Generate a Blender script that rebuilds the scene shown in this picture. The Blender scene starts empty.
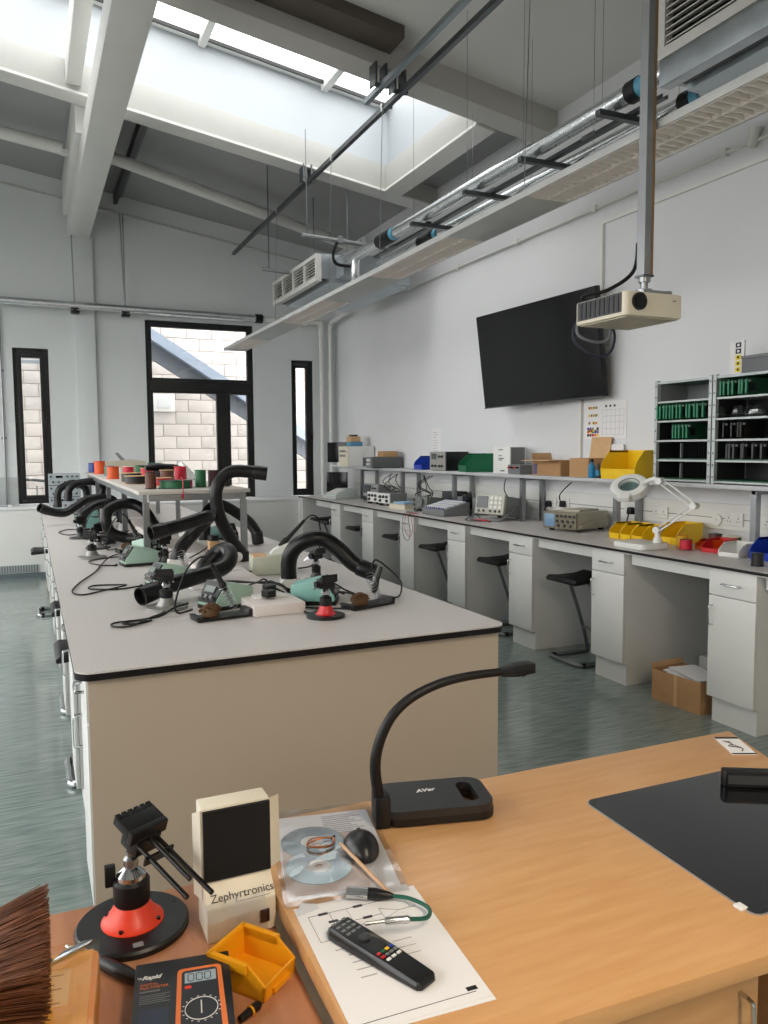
import bpy, bmesh, math, random
from mathutils import Vector, Matrix
R_ = math.radians
scene = bpy.context.scene
C = scene.collection

# ------------------------------------------------------------------ camera
cd = bpy.data.cameras.new('camera'); cam = bpy.data.objects.new('camera', cd); C.objects.link(cam)
cd.sensor_fit = 'VERTICAL'; cd.sensor_height = 36.0; cd.lens = 36.0 * 783.26 / 1024.0
cd.clip_start = 0.05; cd.clip_end = 200
def _cam_matrix(f=783.26, vy=(28, 451), vx=(2120, 438), c=(384, 512)):
    Y = Vector((vy[0]-c[0], vy[1]-c[1], f)).normalized()      # world y axis seen in camera axes (right, down, forward)
    X = Vector((vx[0]-c[0], vx[1]-c[1], f)); X = (X - Y*X.dot(Y)).normalized()
    Z = X.cross(Y)
    M = Matrix((X, Y, Z))                                      # camera axes -> world
    right = M @ Vector((1, 0, 0)); down = M @ Vector((0, 1, 0)); fwd = M @ Vector((0, 0, 1))
    rot = Matrix((right, -down, -fwd)).transposed()
    return Matrix.Translation((0, 0, 1.55)) @ rot.to_4x4()
cam.matrix_world = _cam_matrix()
scene.camera = cam

# ------------------------------------------------------------------ sky (overcast), exposure
w = bpy.data.worlds.new('sky'); scene.world = w; w.use_nodes = True
bg = w.node_tree.nodes['Background']; bg.inputs[0].default_value = (0.965, 0.98, 1.0, 1); bg.inputs[1].default_value = 5.2
vs = scene.view_settings
vs.view_transform = 'Standard'; vs.look = 'None'; vs.exposure = 0.46; vs.gamma = 1.0; vs.use_curve_mapping = False
cy = scene.cycles
cy.use_denoising = True
cy.max_bounces = 8; cy.diffuse_bounces = 5; cy.glossy_bounces = 4; cy.transmission_bounces = 6; cy.transparent_max_bounces = 16
cy.sample_clamp_indirect = 6.0; cy.caustics_reflective = False; cy.caustics_refractive = False

def portal(name, loc, direction, sx, sy):
    l = bpy.data.lights.new(name, 'AREA'); l.shape = 'RECTANGLE'; l.size = sx; l.size_y = sy
    l.cycles.is_portal = True
    o = bpy.data.objects.new(name, l); C.objects.link(o); o.location = loc
    o.rotation_euler = Vector(direction).to_track_quat('-Z', 'Y').to_euler()
portal('skylight_portal', (0.2, 7.0, 5.95), (0, 0, -1), 7.4, 2.2)
portal('window_portal', (2.25, 11.45, 2.1), (0, -1, 0), 1.7, 2.6)
portal('added_window_portal', (-3.25, 7.7, 2.3), (1, 0, 0), 5.2, 3.0)
portal('added_window_portal', (-3.25, 2.05, 2.3), (1, 0, 0), 5.3, 3.0)

# ------------------------------------------------------------------ materials
def lin(c):
    return tuple((v/12.92 if v <= .04045 else ((v+.055)/1.055)**2.4) for v in (x/255.0 for x in c)) + (1.0,)
MATS = {}
def mat(name, rgb, rough=.5, metal=0.0, var=.05, scale=6.0, bump=0.0, bscale=None, stretch=None, coat=0.0, emit=None, estr=0.0, spec=None, alt=None):
    if name in MATS: return MATS[name]
    m = bpy.data.materials.new(name); m.use_nodes = True
    nt = m.node_tree; N = nt.nodes; Lk = nt.links; b = N['Principled BSDF']
    b.inputs['Roughness'].default_value = rough; b.inputs['Metallic'].default_value = metal
    if coat: b.inputs['Coat Weight'].default_value = coat; b.inputs['Coat Roughness'].default_value = .08
    if spec is not None: b.inputs['Specular IOR Level'].default_value = spec
    tc = N.new('ShaderNodeTexCoord'); mp = N.new('ShaderNodeMapping'); Lk.new(tc.outputs['Object'], mp.inputs[0])
    if stretch: mp.inputs['Scale'].default_value = stretch
    nz = N.new('ShaderNodeTexNoise'); nz.inputs['Scale'].default_value = scale; nz.inputs['Detail'].default_value = 5
    Lk.new(mp.outputs[0], nz.inputs[0])
    cr = N.new('ShaderNodeValToRGB'); c = lin(rgb)
    if alt: a = lin(alt)
    else: a = tuple(min(1, v*(1+var)) for v in c[:3]) + (1,)
    cr.color_ramp.elements[0].position = .3; cr.color_ramp.elements[1].position = .7
    cr.color_ramp.elements[0].color = c if alt else tuple(v*(1-var) for v in c[:3]) + (1,)
    cr.color_ramp.elements[1].color = a
    Lk.new(nz.outputs['Fac'], cr.inputs[0]); Lk.new(cr.outputs[0], b.inputs['Base Color'])
    if bump:
        n2 = N.new('ShaderNodeTexNoise'); n2.inputs['Scale'].default_value = bscale or scale*8; n2.inputs['Detail'].default_value = 3
        Lk.new(mp.outputs[0], n2.inputs[0])
        bp = N.new('ShaderNodeBump'); bp.inputs['Strength'].default_value = bump; bp.inputs['Distance'].default_value = .004
        Lk.new(n2.outputs['Fac'], bp.inputs['Height']); Lk.new(bp.outputs[0], b.inputs['Normal'])
    if emit:
        b.inputs['Emission Color'].default_value = lin(emit); b.inputs['Emission Strength'].default_value = estr
    MATS[name] = m; return m
def glass_mat(name, tint=(235, 242, 242), refl=.06, rough=.02, fac=None):
    if name in MATS: return MATS[name]
    m = bpy.data.materials.new(name); m.use_nodes = True; nt = m.node_tree; N = nt.nodes; N.remove(N['Principled BSDF'])
    t = N.new('ShaderNodeBsdfTransparent'); t.inputs[0].default_value = lin(tint)
    g = N.new('ShaderNodeBsdfGlossy'); g.inputs['Roughness'].default_value = rough
    x = N.new('ShaderNodeMixShader'); x.inputs[0].default_value = refl
    nt.links.new(t.outputs[0], x.inputs[1]); nt.links.new(g.outputs[0], x.inputs[2])
    nt.links.new(x.outputs[0], N['Material Output'].inputs[0]); MATS[name] = m; return m

white_paint = mat('white_paint', (222, 223, 225), .55, var=.02, scale=1.5)
def block_paint(name, rgb, axis):
    m = mat(name, rgb, .5, var=.02, scale=2.0)
    nt = m.node_tree; N = nt.nodes; b = N['Principled BSDF']
    tc = N.new('ShaderNodeTexCoord'); mp = N.new('ShaderNodeMapping'); mp.inputs['Rotation'].default_value = axis
    br = N.new('ShaderNodeTexBrick'); br.inputs['Scale'].default_value = 1.0; br.inputs['Mortar Size'].default_value = .004
    br.inputs['Brick Width'].default_value = .44; br.inputs['Row Height'].default_value = .215; br.inputs['Mortar Smooth'].default_value = .6
    br.inputs['Color1'].default_value = (1, 1, 1, 1); br.inputs['Color2'].default_value = (1, 1, 1, 1); br.inputs['Mortar'].default_value = (0, 0, 0, 1)
    bp = N.new('ShaderNodeBump'); bp.inputs['Strength'].default_value = .22; bp.inputs['Distance'].default_value = .004
    L = nt.links; L.new(tc.outputs['Object'], mp.inputs[0]); L.new(mp.outputs[0], br.inputs[0]); L.new(br.outputs['Color'], bp.inputs['Height']); L.new(bp.outputs[0], b.inputs['Normal'])
    return m
block_white = block_paint('painted_blockwork', (214, 218, 218), (R_(-90), 0, 0))
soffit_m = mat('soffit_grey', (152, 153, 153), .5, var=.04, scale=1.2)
steel_white = mat('beam_white', (214, 214, 210), .45, var=.03, scale=3)
ceil_m = mat('plasterboard', (188, 186, 181), .6, var=.03, scale=1)
shaft_m = mat('shaft_white', (176, 182, 187), .6, var=.02, scale=1)
floor_m = mat('vinyl_floor', (104, 119, 116), .2, var=.1, scale=4, stretch=(1.5, 14, 1), alt=(146, 158, 153), bump=.03, bscale=40, coat=.35)
lam_white = mat('laminate_white', (224, 224, 221), .4, var=.02, scale=3)
lam_cream = mat('laminate_cream', (184, 171, 154), .45, var=.02, scale=3)
top_grey = mat('worktop_grey', (202, 197, 194), .38, var=.08, scale=160)
edge_black = mat('worktop_edge', (10, 10, 12), .5, spec=.3)
chrome = mat('chrome', (205, 208, 210), .18, 1.0, var=.03)
steel = mat('steel', (150, 153, 155), .35, 1.0, var=.08, scale=10)
galv = mat('galvanised', (168, 174, 178), .35, .85, var=.12, scale=9)
dark_steel = mat('dark_strut', (92, 96, 98), .4, .8, var=.1)
foil = mat('foil_lagging', (214, 218, 220), .22, .9, var=.1, scale=30, bump=.6, bscale=40)
alu = mat('aluminium', (196, 199, 200), .32, .7, var=.05)
black_pl = mat('black_plastic', (13, 13, 15), .4, spec=.4, var=.1)
black_soft = mat('black_rubber', (15, 15, 17), .5, spec=.35, var=.12)
hose_m = mat('hose_black', (11, 12, 13), .36, spec=.35, var=.12, scale=20, bump=.12, bscale=60)
black_frame = mat('window_frame_black', (12, 13, 14), .4)
white_pl = mat('white_plastic', (226, 226, 222), .38, var=.02)
cream_pl = mat('cream_plastic', (222, 214, 194), .42, var=.03)
grey_pl = mat('grey_plastic', (120, 123, 124), .45, var=.05)
dark_grey = mat('dark_grey_metal', (62, 64, 66), .45, .2)
beige_eq = mat('instrument_beige', (176, 170, 152), .45, var=.04)
green_st = mat('station_green', (158, 186, 170), .45, var=.04)
teal_st = mat('station_teal', (128, 178, 170), .45, var=.04)
brass_wool = mat('brass_wool', (96, 68, 40), .75, 0.0, var=.5, scale=140)
red_pl = mat('red_plastic', (196, 38, 44), .4)
orange_pl = mat('orange_plastic', (224, 92, 32), .42)
coral = mat('coral_red', (222, 60, 30), .42)
yellow_bin = mat('yellow_bin', (238, 196, 24), .42, var=.03)
amber_bin = mat('amber_bin', (232, 158, 20), .4, var=.04)
blue_pl = mat('blue_plastic', (28, 62, 172), .42)
green_pl = mat('green_plastic', (14, 104, 66), .42)
pcb_green = mat('board_green', (15, 74, 48), .45, var=.25, scale=60)
card_brown = mat('cardboard', (178, 138, 96), .75, var=.06, scale=14)
card_tan = mat('cardboard_light', (204, 166, 122), .75, var=.05, scale=14)
paper = mat('paper', (234, 232, 232), .7, var=.015)
ink = mat('ink', (62, 62, 70), .7)
black_ink = mat('black_ink', (18, 18, 20), .6)
screen_m = mat('screen_black', (4, 5, 6), .16, spec=.3)
beech = mat('beech_laminate', (198, 148, 96), .36, var=.05, scale=3, stretch=(2.0, 16, 16), alt=(208, 161, 110), coat=.12)
cherry = mat('cherry_laminate', (172, 116, 82), .4, scale=3, stretch=(14, 2, 14), alt=(188, 132, 96))
window_glass = glass_mat('window_glass', (245, 244, 242))
clear_pl = glass_mat('clear_plastic', (238, 240, 240), .1, .08)

# ------------------------------------------------------------------ mesh helpers
class B:
    def __init__(s): s.v = []; s.f = []; s.M = Matrix.Identity(4)
    def add(s, vs, fs):
        o = len(s.v); s.v += [tuple(s.M @ Vector(p)) for p in vs]; s.f += [tuple(i+o for i in f) for f in fs]; return s
    def box(s, x0, x1, y0, y1, z0, z1):
        if x0 > x1: x0, x1 = x1, x0
        if y0 > y1: y0, y1 = y1, y0
        if z0 > z1: z0, z1 = z1, z0
        return s.add([(x0,y0,z0),(x1,y0,z0),(x1,y1,z0),(x0,y1,z0),(x0,y0,z1),(x1,y0,z1),(x1,y1,z1),(x0,y1,z1)],
              [(0,3,2,1),(4,5,6,7),(0,1,5,4),(1,2,6,5),(2,3,7,6),(3,0,4,7)])
    def hexa(s, low, high):   # two quads
        return s.add(list(low)+list(high), [(0,3,2,1),(4,5,6,7),(0,1,5,4),(1,2,6,5),(2,3,7,6),(3,0,4,7)])
    def prism(s, poly, z0, z1, ax='z'):
        n = len(poly)
        def p(a, b, c): return {'z': (a,b,c), 'x': (c,a,b), 'y': (a,c,b)}[ax]
        vs = [p(a,b,z0) for a,b in poly] + [p(a,b,z1) for a,b in poly]
        return s.add(vs, [tuple(range(n))[::-1], tuple(range(n,2*n))] + [(i,(i+1)%n,(i+1)%n+n,i+n) for i in range(n)])
    def cyl(s, p0, p1, r0, r1=None, n=16):
        return s.tube([p0, p1], [r0, r0 if r1 is None else r1], n)
    def tube(s, pts, r, n=10, closed=False):
        P = [Vector(p) for p in pts]; m = len(P)
        rr = r if isinstance(r, (list, tuple)) else [r]*m
        T = []
        for i in range(m):
            a = P[(i-1) % m] if closed else P[max(i-1,0)]; b = P[(i+1) % m] if closed else P[min(i+1,m-1)]
            d = b-a; T.append(d.normalized() if d.length > 1e-9 else Vector((0,0,1)))
        u = T[0].orthogonal().normalized(); vs = []
        for i in range(m):
            u = (u - T[i]*u.dot(T[i])); u = u.normalized() if u.length > 1e-6 else T[i].orthogonal().normalized()
            w_ = T[i].cross(u)
            for k in range(n):
                a = 2*math.pi*k/n; vs.append(P[i] + (u*math.cos(a)+w_*math.sin(a))*rr[i])
        fs = []
        for i in range(m if closed else m-1):
            j = (i+1) % m
            for k in range(n): fs.append((i*n+k, i*n+(k+1)%n, j*n+(k+1)%n, j*n+k))
        if not closed: fs += [tuple(range(n))[::-1], tuple((m-1)*n+k for k in range(n))]
        return s.add(vs, fs)
    def lathe(s, prof, n=24, at=(0,0,0)):
        vs = []; fs = []; m = len(prof)
        for r, z in prof:
            for k in range(n):
                a = 2*math.pi*k/n; vs.append((at[0]+r*math.cos(a), at[1]+r*math.sin(a), at[2]+z))
        for i in range(m-1):
            for k in range(n): fs.append((i*n+k, i*n+(k+1)%n, (i+1)*n+(k+1)%n, (i+1)*n+k))
        fs += [tuple(range(n))[::-1], tuple((m-1)*n+k for k in range(n))]
        return s.add(vs, fs)
def spline(pts, k=8, closed=False):
    P = [Vector(p) for p in pts]; n = len(P); out = []
    for i in range(n if closed else n-1):
        g = (lambda q: P[q % n]) if closed else (lambda q: P[min(max(q,0),n-1)])
        a, b, c, d = g(i-1), g(i), g(i+1), g(i+2)
        for j in range(k):
            t = j/k
            out.append(.5*((2*b)+(c-a)*t+(2*a-5*b+4*c-d)*t*t+(3*b-a-3*c+d)*t**3))
    if not closed: out.append(P[-1])
    return out
def rrect(x0, x1, y0, y1, r, k=5):
    out = []
    for cx, cy_, a0 in ((x1-r,y1-r,0),(x0+r,y1-r,90),(x0+r,y0+r,180),(x1-r,y0+r,270)):
        for i in range(k+1):
            a = R_(a0+90*i/k); out.append((cx+r*math.cos(a), cy_+r*math.sin(a)))
    return out
def mesh(name, b, bevel=0, smooth=True):
    me = bpy.data.meshes.new(name); me.from_pydata(b.v, [], b.f)
    bm = bmesh.new(); bm.from_mesh(me)
    bmesh.ops.recalc_face_normals(bm, faces=bm.faces)
    if bevel:
        es = [e for e in bm.edges if len(e.link_faces) == 2 and e.calc_face_angle(0) > .6]
        bmesh.ops.bevel(bm, geom=es, offset=bevel, segments=2, affect='EDGES', profile=.6, clamp_overlap=True)
    bm.to_mesh(me); bm.free()
    if smooth:
        me.shade_smooth(); me.set_sharp_from_angle(angle=.6)
    return me
def mk(name, b, m, parent=None, bevel=0, loc=None, rot=None, label=None):
    me = b if isinstance(b, bpy.types.Mesh) else mesh(name, b, bevel)
    o = bpy.data.objects.new(name, me); C.objects.link(o)
    if m is not None and not me.materials: me.materials.append(m)
    if parent is not None: o.parent = parent
    if loc: o.location = loc
    if rot: o.rotation_euler = rot
    if label: o['label'] = label
    return o
def tag(o, label, cat, group=None, kind=None):
    o['label'] = label; o['category'] = cat
    if group: o['group'] = group
    if kind: o['kind'] = kind
    return o
def thing(name, label, cat, loc=(0,0,0), rz=0, group=None):
    o = bpy.data.objects.new(name, None); C.objects.link(o); o.location = loc; o.rotation_euler = (0,0,rz); o.empty_display_size = .05
    return tag(o, label, cat, group)
def struct(name, b, m, parent=None, bevel=0, label=None):
    o = mk(name, b, m, parent, bevel)
    if parent is None: o['kind'] = 'structure'
    if label: o['label'] = label
    return o
def dup(root, loc, rz=None, label=None, group=None):
    r = root.copy(); C.objects.link(r); r.location = loc
    if rz is not None: r.rotation_euler = (0,0,rz)
    if label: r['label'] = label
    if group: r['group'] = group
    for ch in list(root.children):
        c = ch.copy(); C.objects.link(c); c.parent = r
        for g in list(ch.children):
            d = g.copy(); C.objects.link(d); d.parent = c
    return r
def text(name, s, size, m, parent=None, loc=(0,0,0), rot=(0,0,0), align='LEFT', ext=.0002, shear=0, bold=0):
    cu = bpy.data.curves.new(name, 'FONT'); cu.body = s; cu.size = size; cu.extrude = ext; cu.align_x = align; cu.shear = shear; cu.offset = bold
    cu.materials.append(m)
    o = bpy.data.objects.new(name, cu); C.objects.link(o); o.location = loc; o.rotation_euler = rot
    me = bpy.data.meshes.new_from_object(o.evaluated_get(bpy.context.evaluated_depsgraph_get()))
    bpy.data.objects.remove(o); bpy.data.curves.remove(cu)
    o = bpy.data.objects.new(name, me); C.objects.link(o); o.location = loc; o.rotation_euler = rot
    if not me.materials: me.materials.append(m)
    if parent is not None: o.parent = parent
    return o
# ================================================================== the room
XL, XR, YN, YF = -3.0, 4.25, -2.6, 11.1
def zs(x): return 5.08 - .155*x          # underside of the mono-pitch roof, falling towards the right wall
def slab(b, x0, x1, y0, y1, o0, o1):
    return b.hexa([(x0,y0,zs(x0)+o0),(x1,y0,zs(x1)+o0),(x1,y1,zs(x1)+o0),(x0,y1,zs(x0)+o0)],
                  [(x0,y0,zs(x0)+o1),(x1,y0,zs(x1)+o1),(x1,y1,zs(x1)+o1),(x0,y1,zs(x0)+o1)])
struct('floor', B().box(XL-.2, XR+.2, YN-.2, YF+.3, -.1, 0), floor_m)

# far wall with three openings
HOLES = [(-.135,.285,.85,2.86), (1.5,2.99,.85,3.31), (3.55,3.89,.85,2.85)]
def wall_holes(b, a0, a1, z0, z1, t0, t1, holes, ax):
    us = sorted({a0, a1} | {h[0] for h in holes} | {h[1] for h in holes})
    for i in range(len(us)-1):
        u0, u1 = us[i], us[i+1]; hs = [h for h in holes if h[0] <= u0+1e-6 and h[1] >= u1-1e-6]
        segs = []; z = z0
        for h in sorted(hs, key=lambda q: q[2]): segs.append((z, h[2])); z = h[3]
        segs.append((z, z1))
        for s0, s1 in segs:
            if s1 > s0:
                if ax == 'y': b.box(u0, u1, t0, t1, s0, s1)
                else: b.box(t0, t1, u0, u1, s0, s1)
    return b
bw = wall_holes(B(), XL-.2, XR+.2, 0, 4.2, YF, YF+.3, HOLES, 'y')
bw.hexa([(XL-.2,YF,4.2),(XR+.2,YF,4.2),(XR+.2,YF+.3,4.2),(XL-.2,YF+.3,4.2)], [(XL-.2,YF,zs(XL-.2)+.1),(XR+.2,YF,zs(XR+.2)+.1),(XR+.2,YF+.3,zs(XR+.2)+.1),(XL-.2,YF+.3,zs(XL-.2)+.1)])
struct('wall_far', bw, block_white)
struct('trim_1', B().hexa([(XL,YF-.02,zs(XL)-.24),(XR,YF-.02,zs(XR)-.24),(XR,YF,zs(XR)-.24),(XL,YF,zs(XL)-.24)],
                          [(XL,YF-.02,zs(XL)-.215),(XR,YF-.02,zs(XR)-.215),(XR,YF,zs(XR)-.215),(XL,YF,zs(XL)-.215)]), ceil_m)
struct('wall_right', B().box(XR, XR+.2, YN-.2, YF, 0, zs(XR)+.3), white_paint)
struct('wall_left', wall_holes(B(), YN-.2, YF, 0, 5.7, XL-.2, XL, [(5.2,10.2,.9,3.7), (-.5,4.6,.9,3.7)], 'x'), white_paint)  # openings for the added, unseen side windows
struct('wall_back', B().box(XL, XR, YN-.2, YN, 0, 5.7), white_paint)
# boxed-in ledge below the far windows, with heater grille
struct('trim_2', B().box(XL, 3.44, 10.5, YF, .0, .835).box(3.44, XR, 10.46, YF, 0, .835), lam_white)
struct('trim_3', B().box(XL, XR, 10.485, YF, .835, .865), white_paint, bevel=.006)
struct('baseboard_far', B().box(XL, 3.42, 10.47, 10.5, 0, .055), mat('skirting_grey', (96, 108, 112), .5))
g = struct('trim_4', B().box(-.72, .07, 10.488, 10.5, .06, .16), mat('grille_grey', (176, 182, 184), .45), label='heater grille in the ledge front')
for i in range(26): mk('grille_slat', B().box(-.71+i*.03, -.695+i*.03, 10.482, 10.489, .068, .152), mat('grille_dark', (120, 126, 128), .5), g)
# flat pier below the long beam
struct('trim_5', B().box(.61, .86, 11.03, YF, .865, 4.3), block_white, bevel=.006)

def window(n, x0, x1, z0, z1, lights, label, rail=None):
    fw = .055; y0, y1 = 11.15, 11.22
    b = B(); b.box(x0, x0+fw, y0, y1, z0, z1).box(x1-fw, x1, y0, y1, z0, z1).box(x0+fw, x1-fw, y0, y1, z0, z0+fw).box(x0+fw, x1-fw, y0, y1, z1-fw, z1)
    o = struct('window_%d' % n, b, black_frame, bevel=.004, label=label)
    for (a0, a1, c0, c1, sash) in lights:
        s = B(); t = sash
        s.box(a0, a0+t, y0-.012, y1-.01, c0, c1).box(a1-t, a1, y0-.012, y1-.01, c0, c1).box(a0+t, a1-t, y0-.012, y1-.01, c0, c0+t).box(a0+t, a1-t, y0-.012, y1-.01, c1-t, c1)
        so = mk('sash', s, black_frame, o, bevel=.004)
        mk('pane', B().box(a0+t, a1-t, 11.18, 11.186, c0+t, c1-t), window_glass, so)
    return o
w1 = window(1, -.135, .285, .865, 2.86, [(-.09,.235,.92,2.80,.055)], 'narrow black-framed casement window beside the flat pier')
w2 = window(2, 1.5, 2.99, .865, 3.31, [(1.545,2.945,2.50,3.265,.04), (1.545,2.50,.92,2.38,.045), (2.60,2.945,.92,2.38,.05)], 'tall black-framed window with a transom and two lower lights')
mk('transom', B().box(1.555, 2.935, 11.14, 11.22, 2.38, 2.50), black_frame, w2, bevel=.004)
mk('mullion', B().box(2.50, 2.60, 11.14, 11.22, .92, 2.38), black_frame, w2, bevel=.004)
w3 = window(3, 3.55, 3.89, .865, 2.85, [(3.585,3.83,.92,2.79,.045)], 'narrow black-framed casement window in the corner by the bench')
for wo, hx, hz in ((w1,.245,1.95),(w3,3.85,1.72)):
    hb = B(); hb.box(hx-.012, hx+.012, 11.11, 11.145, hz-.03, hz+.03); hb.box(hx-.008, hx+.008, 11.09, 11.11, hz-.02, hz+.11); mk('handle', hb, black_pl, wo, bevel=.003)
for k, (n, x0, x1, z1) in enumerate(((4, 5.2, 10.2, 3.7), (5, -.5, 4.6, 3.7))):  # left-wall windows added out of view to let in more daylight
    b = B()
    for i in range(4): yy = x0 + (x1-x0-.06)*i/3; b.box(XL-.14, XL-.07, yy, yy+.06, .9, z1)
    b.box(XL-.14, XL-.07, x0, x1, .9, .96).box(XL-.14, XL-.07, x0, x1, z1-.06, z1)
    o = struct('window_%d' % n, b, black_frame)
    mk('pane', B().box(XL-.11, XL-.104, x0, x1, .93, z1-.03), window_glass, o)

# ---- roof: sloping soffit with a roof-light opening
OX, OY0, OY1 = 3.62, 6.0, 7.9
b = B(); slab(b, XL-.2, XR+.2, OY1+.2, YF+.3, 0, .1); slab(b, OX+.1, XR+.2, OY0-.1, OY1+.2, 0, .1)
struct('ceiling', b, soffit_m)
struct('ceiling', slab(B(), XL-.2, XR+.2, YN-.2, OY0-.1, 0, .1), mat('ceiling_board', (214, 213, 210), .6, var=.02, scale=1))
# near and far rafters, right-hand curb
struct('roof_beam', slab(B(), XL, XR, 5.72, 5.98, -.2, .12), ceil_m, bevel=.006)
struct('roof_beam', slab(B(), XL, XR, 7.9, 8.06, -.21, .07), mat('curb_white', (172,172,168), .5, var=.03, scale=3), bevel=.006)
struct('roof_beam', slab(B(), OX, OX+.12, 5.98, 7.9, -.21, .07), MATS['curb_white'], bevel=.006)
struct('trim_6', slab(B(), XL, XR, 7.86, 8.1, -.225, -.2), steel_white, bevel=.004)
struct('trim_7', slab(B(), OX-.03, OX+.16, 5.98, 7.86, -.225, -.2), steel_white, bevel=.004)
# roof-light shaft
struct('wall_shaft', slab(slab(slab(slab(B(), XL-.2, OX+.1, 8.06, 8.12, .05, .8), OX+.1, OX+.16, 5.9, 8.12, .05, .8), XL-.2, OX+.1, 5.9, 5.96, .05, .8), XL-.2, XL-.1, 5.9, 8.12, 0, .8), shaft_m)
sk = struct('window_6', slab(slab(B(), XL, OX+.1, 8.0, 8.06, .72, .82), XL, OX+.1, 5.96, 6.02, .72, .82), steel_white, label='roof light glazing over the white shaft')
mk('glazing_frame', slab(B(), XL, OX+.1, 7.93, 7.96, .70, .73), black_frame, sk)
for i in range(6):
    x = OX-.65-1.27*i
    mk('glazing_bar', slab(B(), x-.035, x+.035, 5.96, 8.02, .66, .8), steel_white, sk, bevel=.004)
    mk('pane', slab(B(), x+.035, x+1.27-.035 if i else OX+.1, 5.96, 8.06, .79, .8), window_glass, sk)
# long beam down the room and the member over it
struct('roof_beam', B().box(.57, .83, YN, YF, 4.28, 4.52).box(.52, .66, 8.1, 10.95, 4.52, zs(.6)), steel_white, bevel=.008)
struct('roof_beam', B().box(.44, .57, 5.98, 7.95, 4.86, 5.12), steel_white, bevel=.006)
struct('roof_brace', B().cyl((.82, 9.08, 4.70), (4.2, 9.9, 4.2), .065, n=20), steel_white, label='white tubular roof brace')
struct('roof_brace', B().cyl((.46, 9.27, 4.76), (-2.9, 9.5, 5.28), .065, n=20).box(.44,.54, 9.22, 9.32, 4.70, 4.74), steel_white, label='white tubular roof brace')
struct('roof_beam', slab(B(), XL, XR, 2.0, 2.25, -.2, .05), ceil_m, bevel=.006)
struct('roof_beam', slab(B(), .84, 2.66, 5.45, 5.715, -.09, .02), mat('dark_brown_strip', (84, 76, 70), .6), bevel=.006)  # dark brown strip under the soffit, along the near rafter

# ---- outside: pale blockwork of the neighbouring wing, sloping stair stringer
blk = mat('pale_block', (192, 186, 181), .8, var=.08, scale=2.2)
ow = struct('wall_outside', B().box(-2.5, 8.0, 14.2, 14.4, -.5, 6.0), mat('mortar', (170, 161, 154), .85))
mesh_b = mesh('brick', B().box(.006, .434, 14.185, 14.21, .006, .209), .003)
for r in range(18):
    for k in range(13):
        o = mk('brick', mesh_b, blk, ow); o.location = (-.9 + .44*k + (.22 if r % 2 else 0), random.Random(r*40+k).uniform(-.004,.004), .5 + .215*r)
struct('ground_outside', B().box(-40, XL-.21, -30, 30, -.2, -.05).box(XL-.21, 9, YF+.31, 20, -.2, -.05), mat('concrete', (150, 150, 148), .85))
st = thing('stair_stringer', 'blue-grey steel stair stringer sloping outside the tall window', 'stair', (0,0,0))
def bar(b, p, q, w_, h):  # bar with vertical section between two points
    p = Vector(p); q = Vector(q); d = (q-p).normalized(); s = d.cross(Vector((0,0,1))).normalized()*w_/2; u = s.cross(d).normalized()*h/2
    return b.hexa([p-s-u, p+s-u, p+s+u, p-s+u], [q-s-u, q+s-u, q+s+u, q-s+u])
slate = mat('slate_blue', (138, 150, 166), .5)
mk('upper_flange', bar(B(), (.6,13.4,4.25), (5.6,13.4,1.1), .22, .16), slate, st)
mk('web', bar(B(), (.6,13.5,4.05), (5.6,13.5,.9), .08, .3), mat('slate_dark', (92, 98, 106), .55), st)
mk('post', B().box(5.5, 5.62, 13.35, 13.5, -.05, 1.2), slate, st)
mk('post', B().box(.62, .74, 13.35, 13.5, -.05, 4.2), slate, st)
ol = thing('bulkhead_light', 'square white bulkhead light on the pale block wall outside', 'wall light', (2.19,14.185,2.37))
mk('housing', B().box(-.19,.19,-.07,0,-.15,.15), white_pl, ol, bevel=.02); mk('diffuser', B().box(-.12,.12,-.085,-.065,-.09,.09), mat('frosted', (210,212,212), .4), ol, bevel=.01)
hr = thing('handrail', 'thin steel handrail outside the narrow window by the pier', 'railing', (0,0,0))
mk('rail', B().tube(spline([(-1.0,12.6,1.15),(.1,12.6,1.12),(.6,12.6,1.0),(1.2,12.6,.96)]), .02, 8), dark_steel, hr)
for i in range(9): mk('baluster', B().cyl((-.9+i*.2,12.6,-.05), (-.9+i*.2,12.6,1.1-.012*i), .008, n=8), dark_steel, hr)
vl = thing('louvre_panel', 'grey louvred panel high outside the narrow window', 'louvre', (0,0,0))
for i in range(5): mk('slat', B().box(-1.0, 1.1, 13.6, 13.64, 2.92+.075*i, 2.97+.075*i), mat('louvre_grey', (120,128,136), .5), vl)
mk('frame', B().box(-1.05,-1.0,13.58,13.66,-.05,3.35).box(1.1,1.15,13.58,13.66,-.05,3.35), dark_steel, vl)

# ---- services on the far wall
p = thing('lagged_pipe', 'silver foil lagged pipe running along the far wall above the windows', 'pipe')
mk('pipe', B().tube([(XL,10.93,3.43),(3.1,10.93,3.385)], .05, 20), foil, p)
mk('collar', B().tube([(2.98,10.93,3.387),(3.08,10.93,3.386)], .062, 20), black_soft, p)
for (x, tops) in ((.62,[(.60,4.66)]), (1.24,[(1.2,4.62),(1.235,4.62)])):
    mk('clip', B().box(x-.05,x+.05,10.87,10.99,3.30,3.335).cyl((x,10.93,3.335),(x,10.93,3.36),.02,n=8), black_soft, p)
    for (tx, tz) in tops: mk('hanger_rod', B().cyl((x+(tx-x)*.2,10.93,3.33),(tx,10.9,tz), .008, n=8), steel, p)
strut = thing('channel_strut', 'dark steel channel strut under the roof between pier and roof light', 'strut', (0,0,0))
mk('channel', B().box(1.14,1.19,8.12,11.05,4.76,4.88), mat('channel_dark',(58,60,62),.5), strut); mk('flange', B().box(1.19,1.25,8.12,11.05,4.855,4.875), dark_steel, strut)
cp = thing('corner_pipework', 'white painted pipework turning down the corner by the narrow window', 'pipe')
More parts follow.
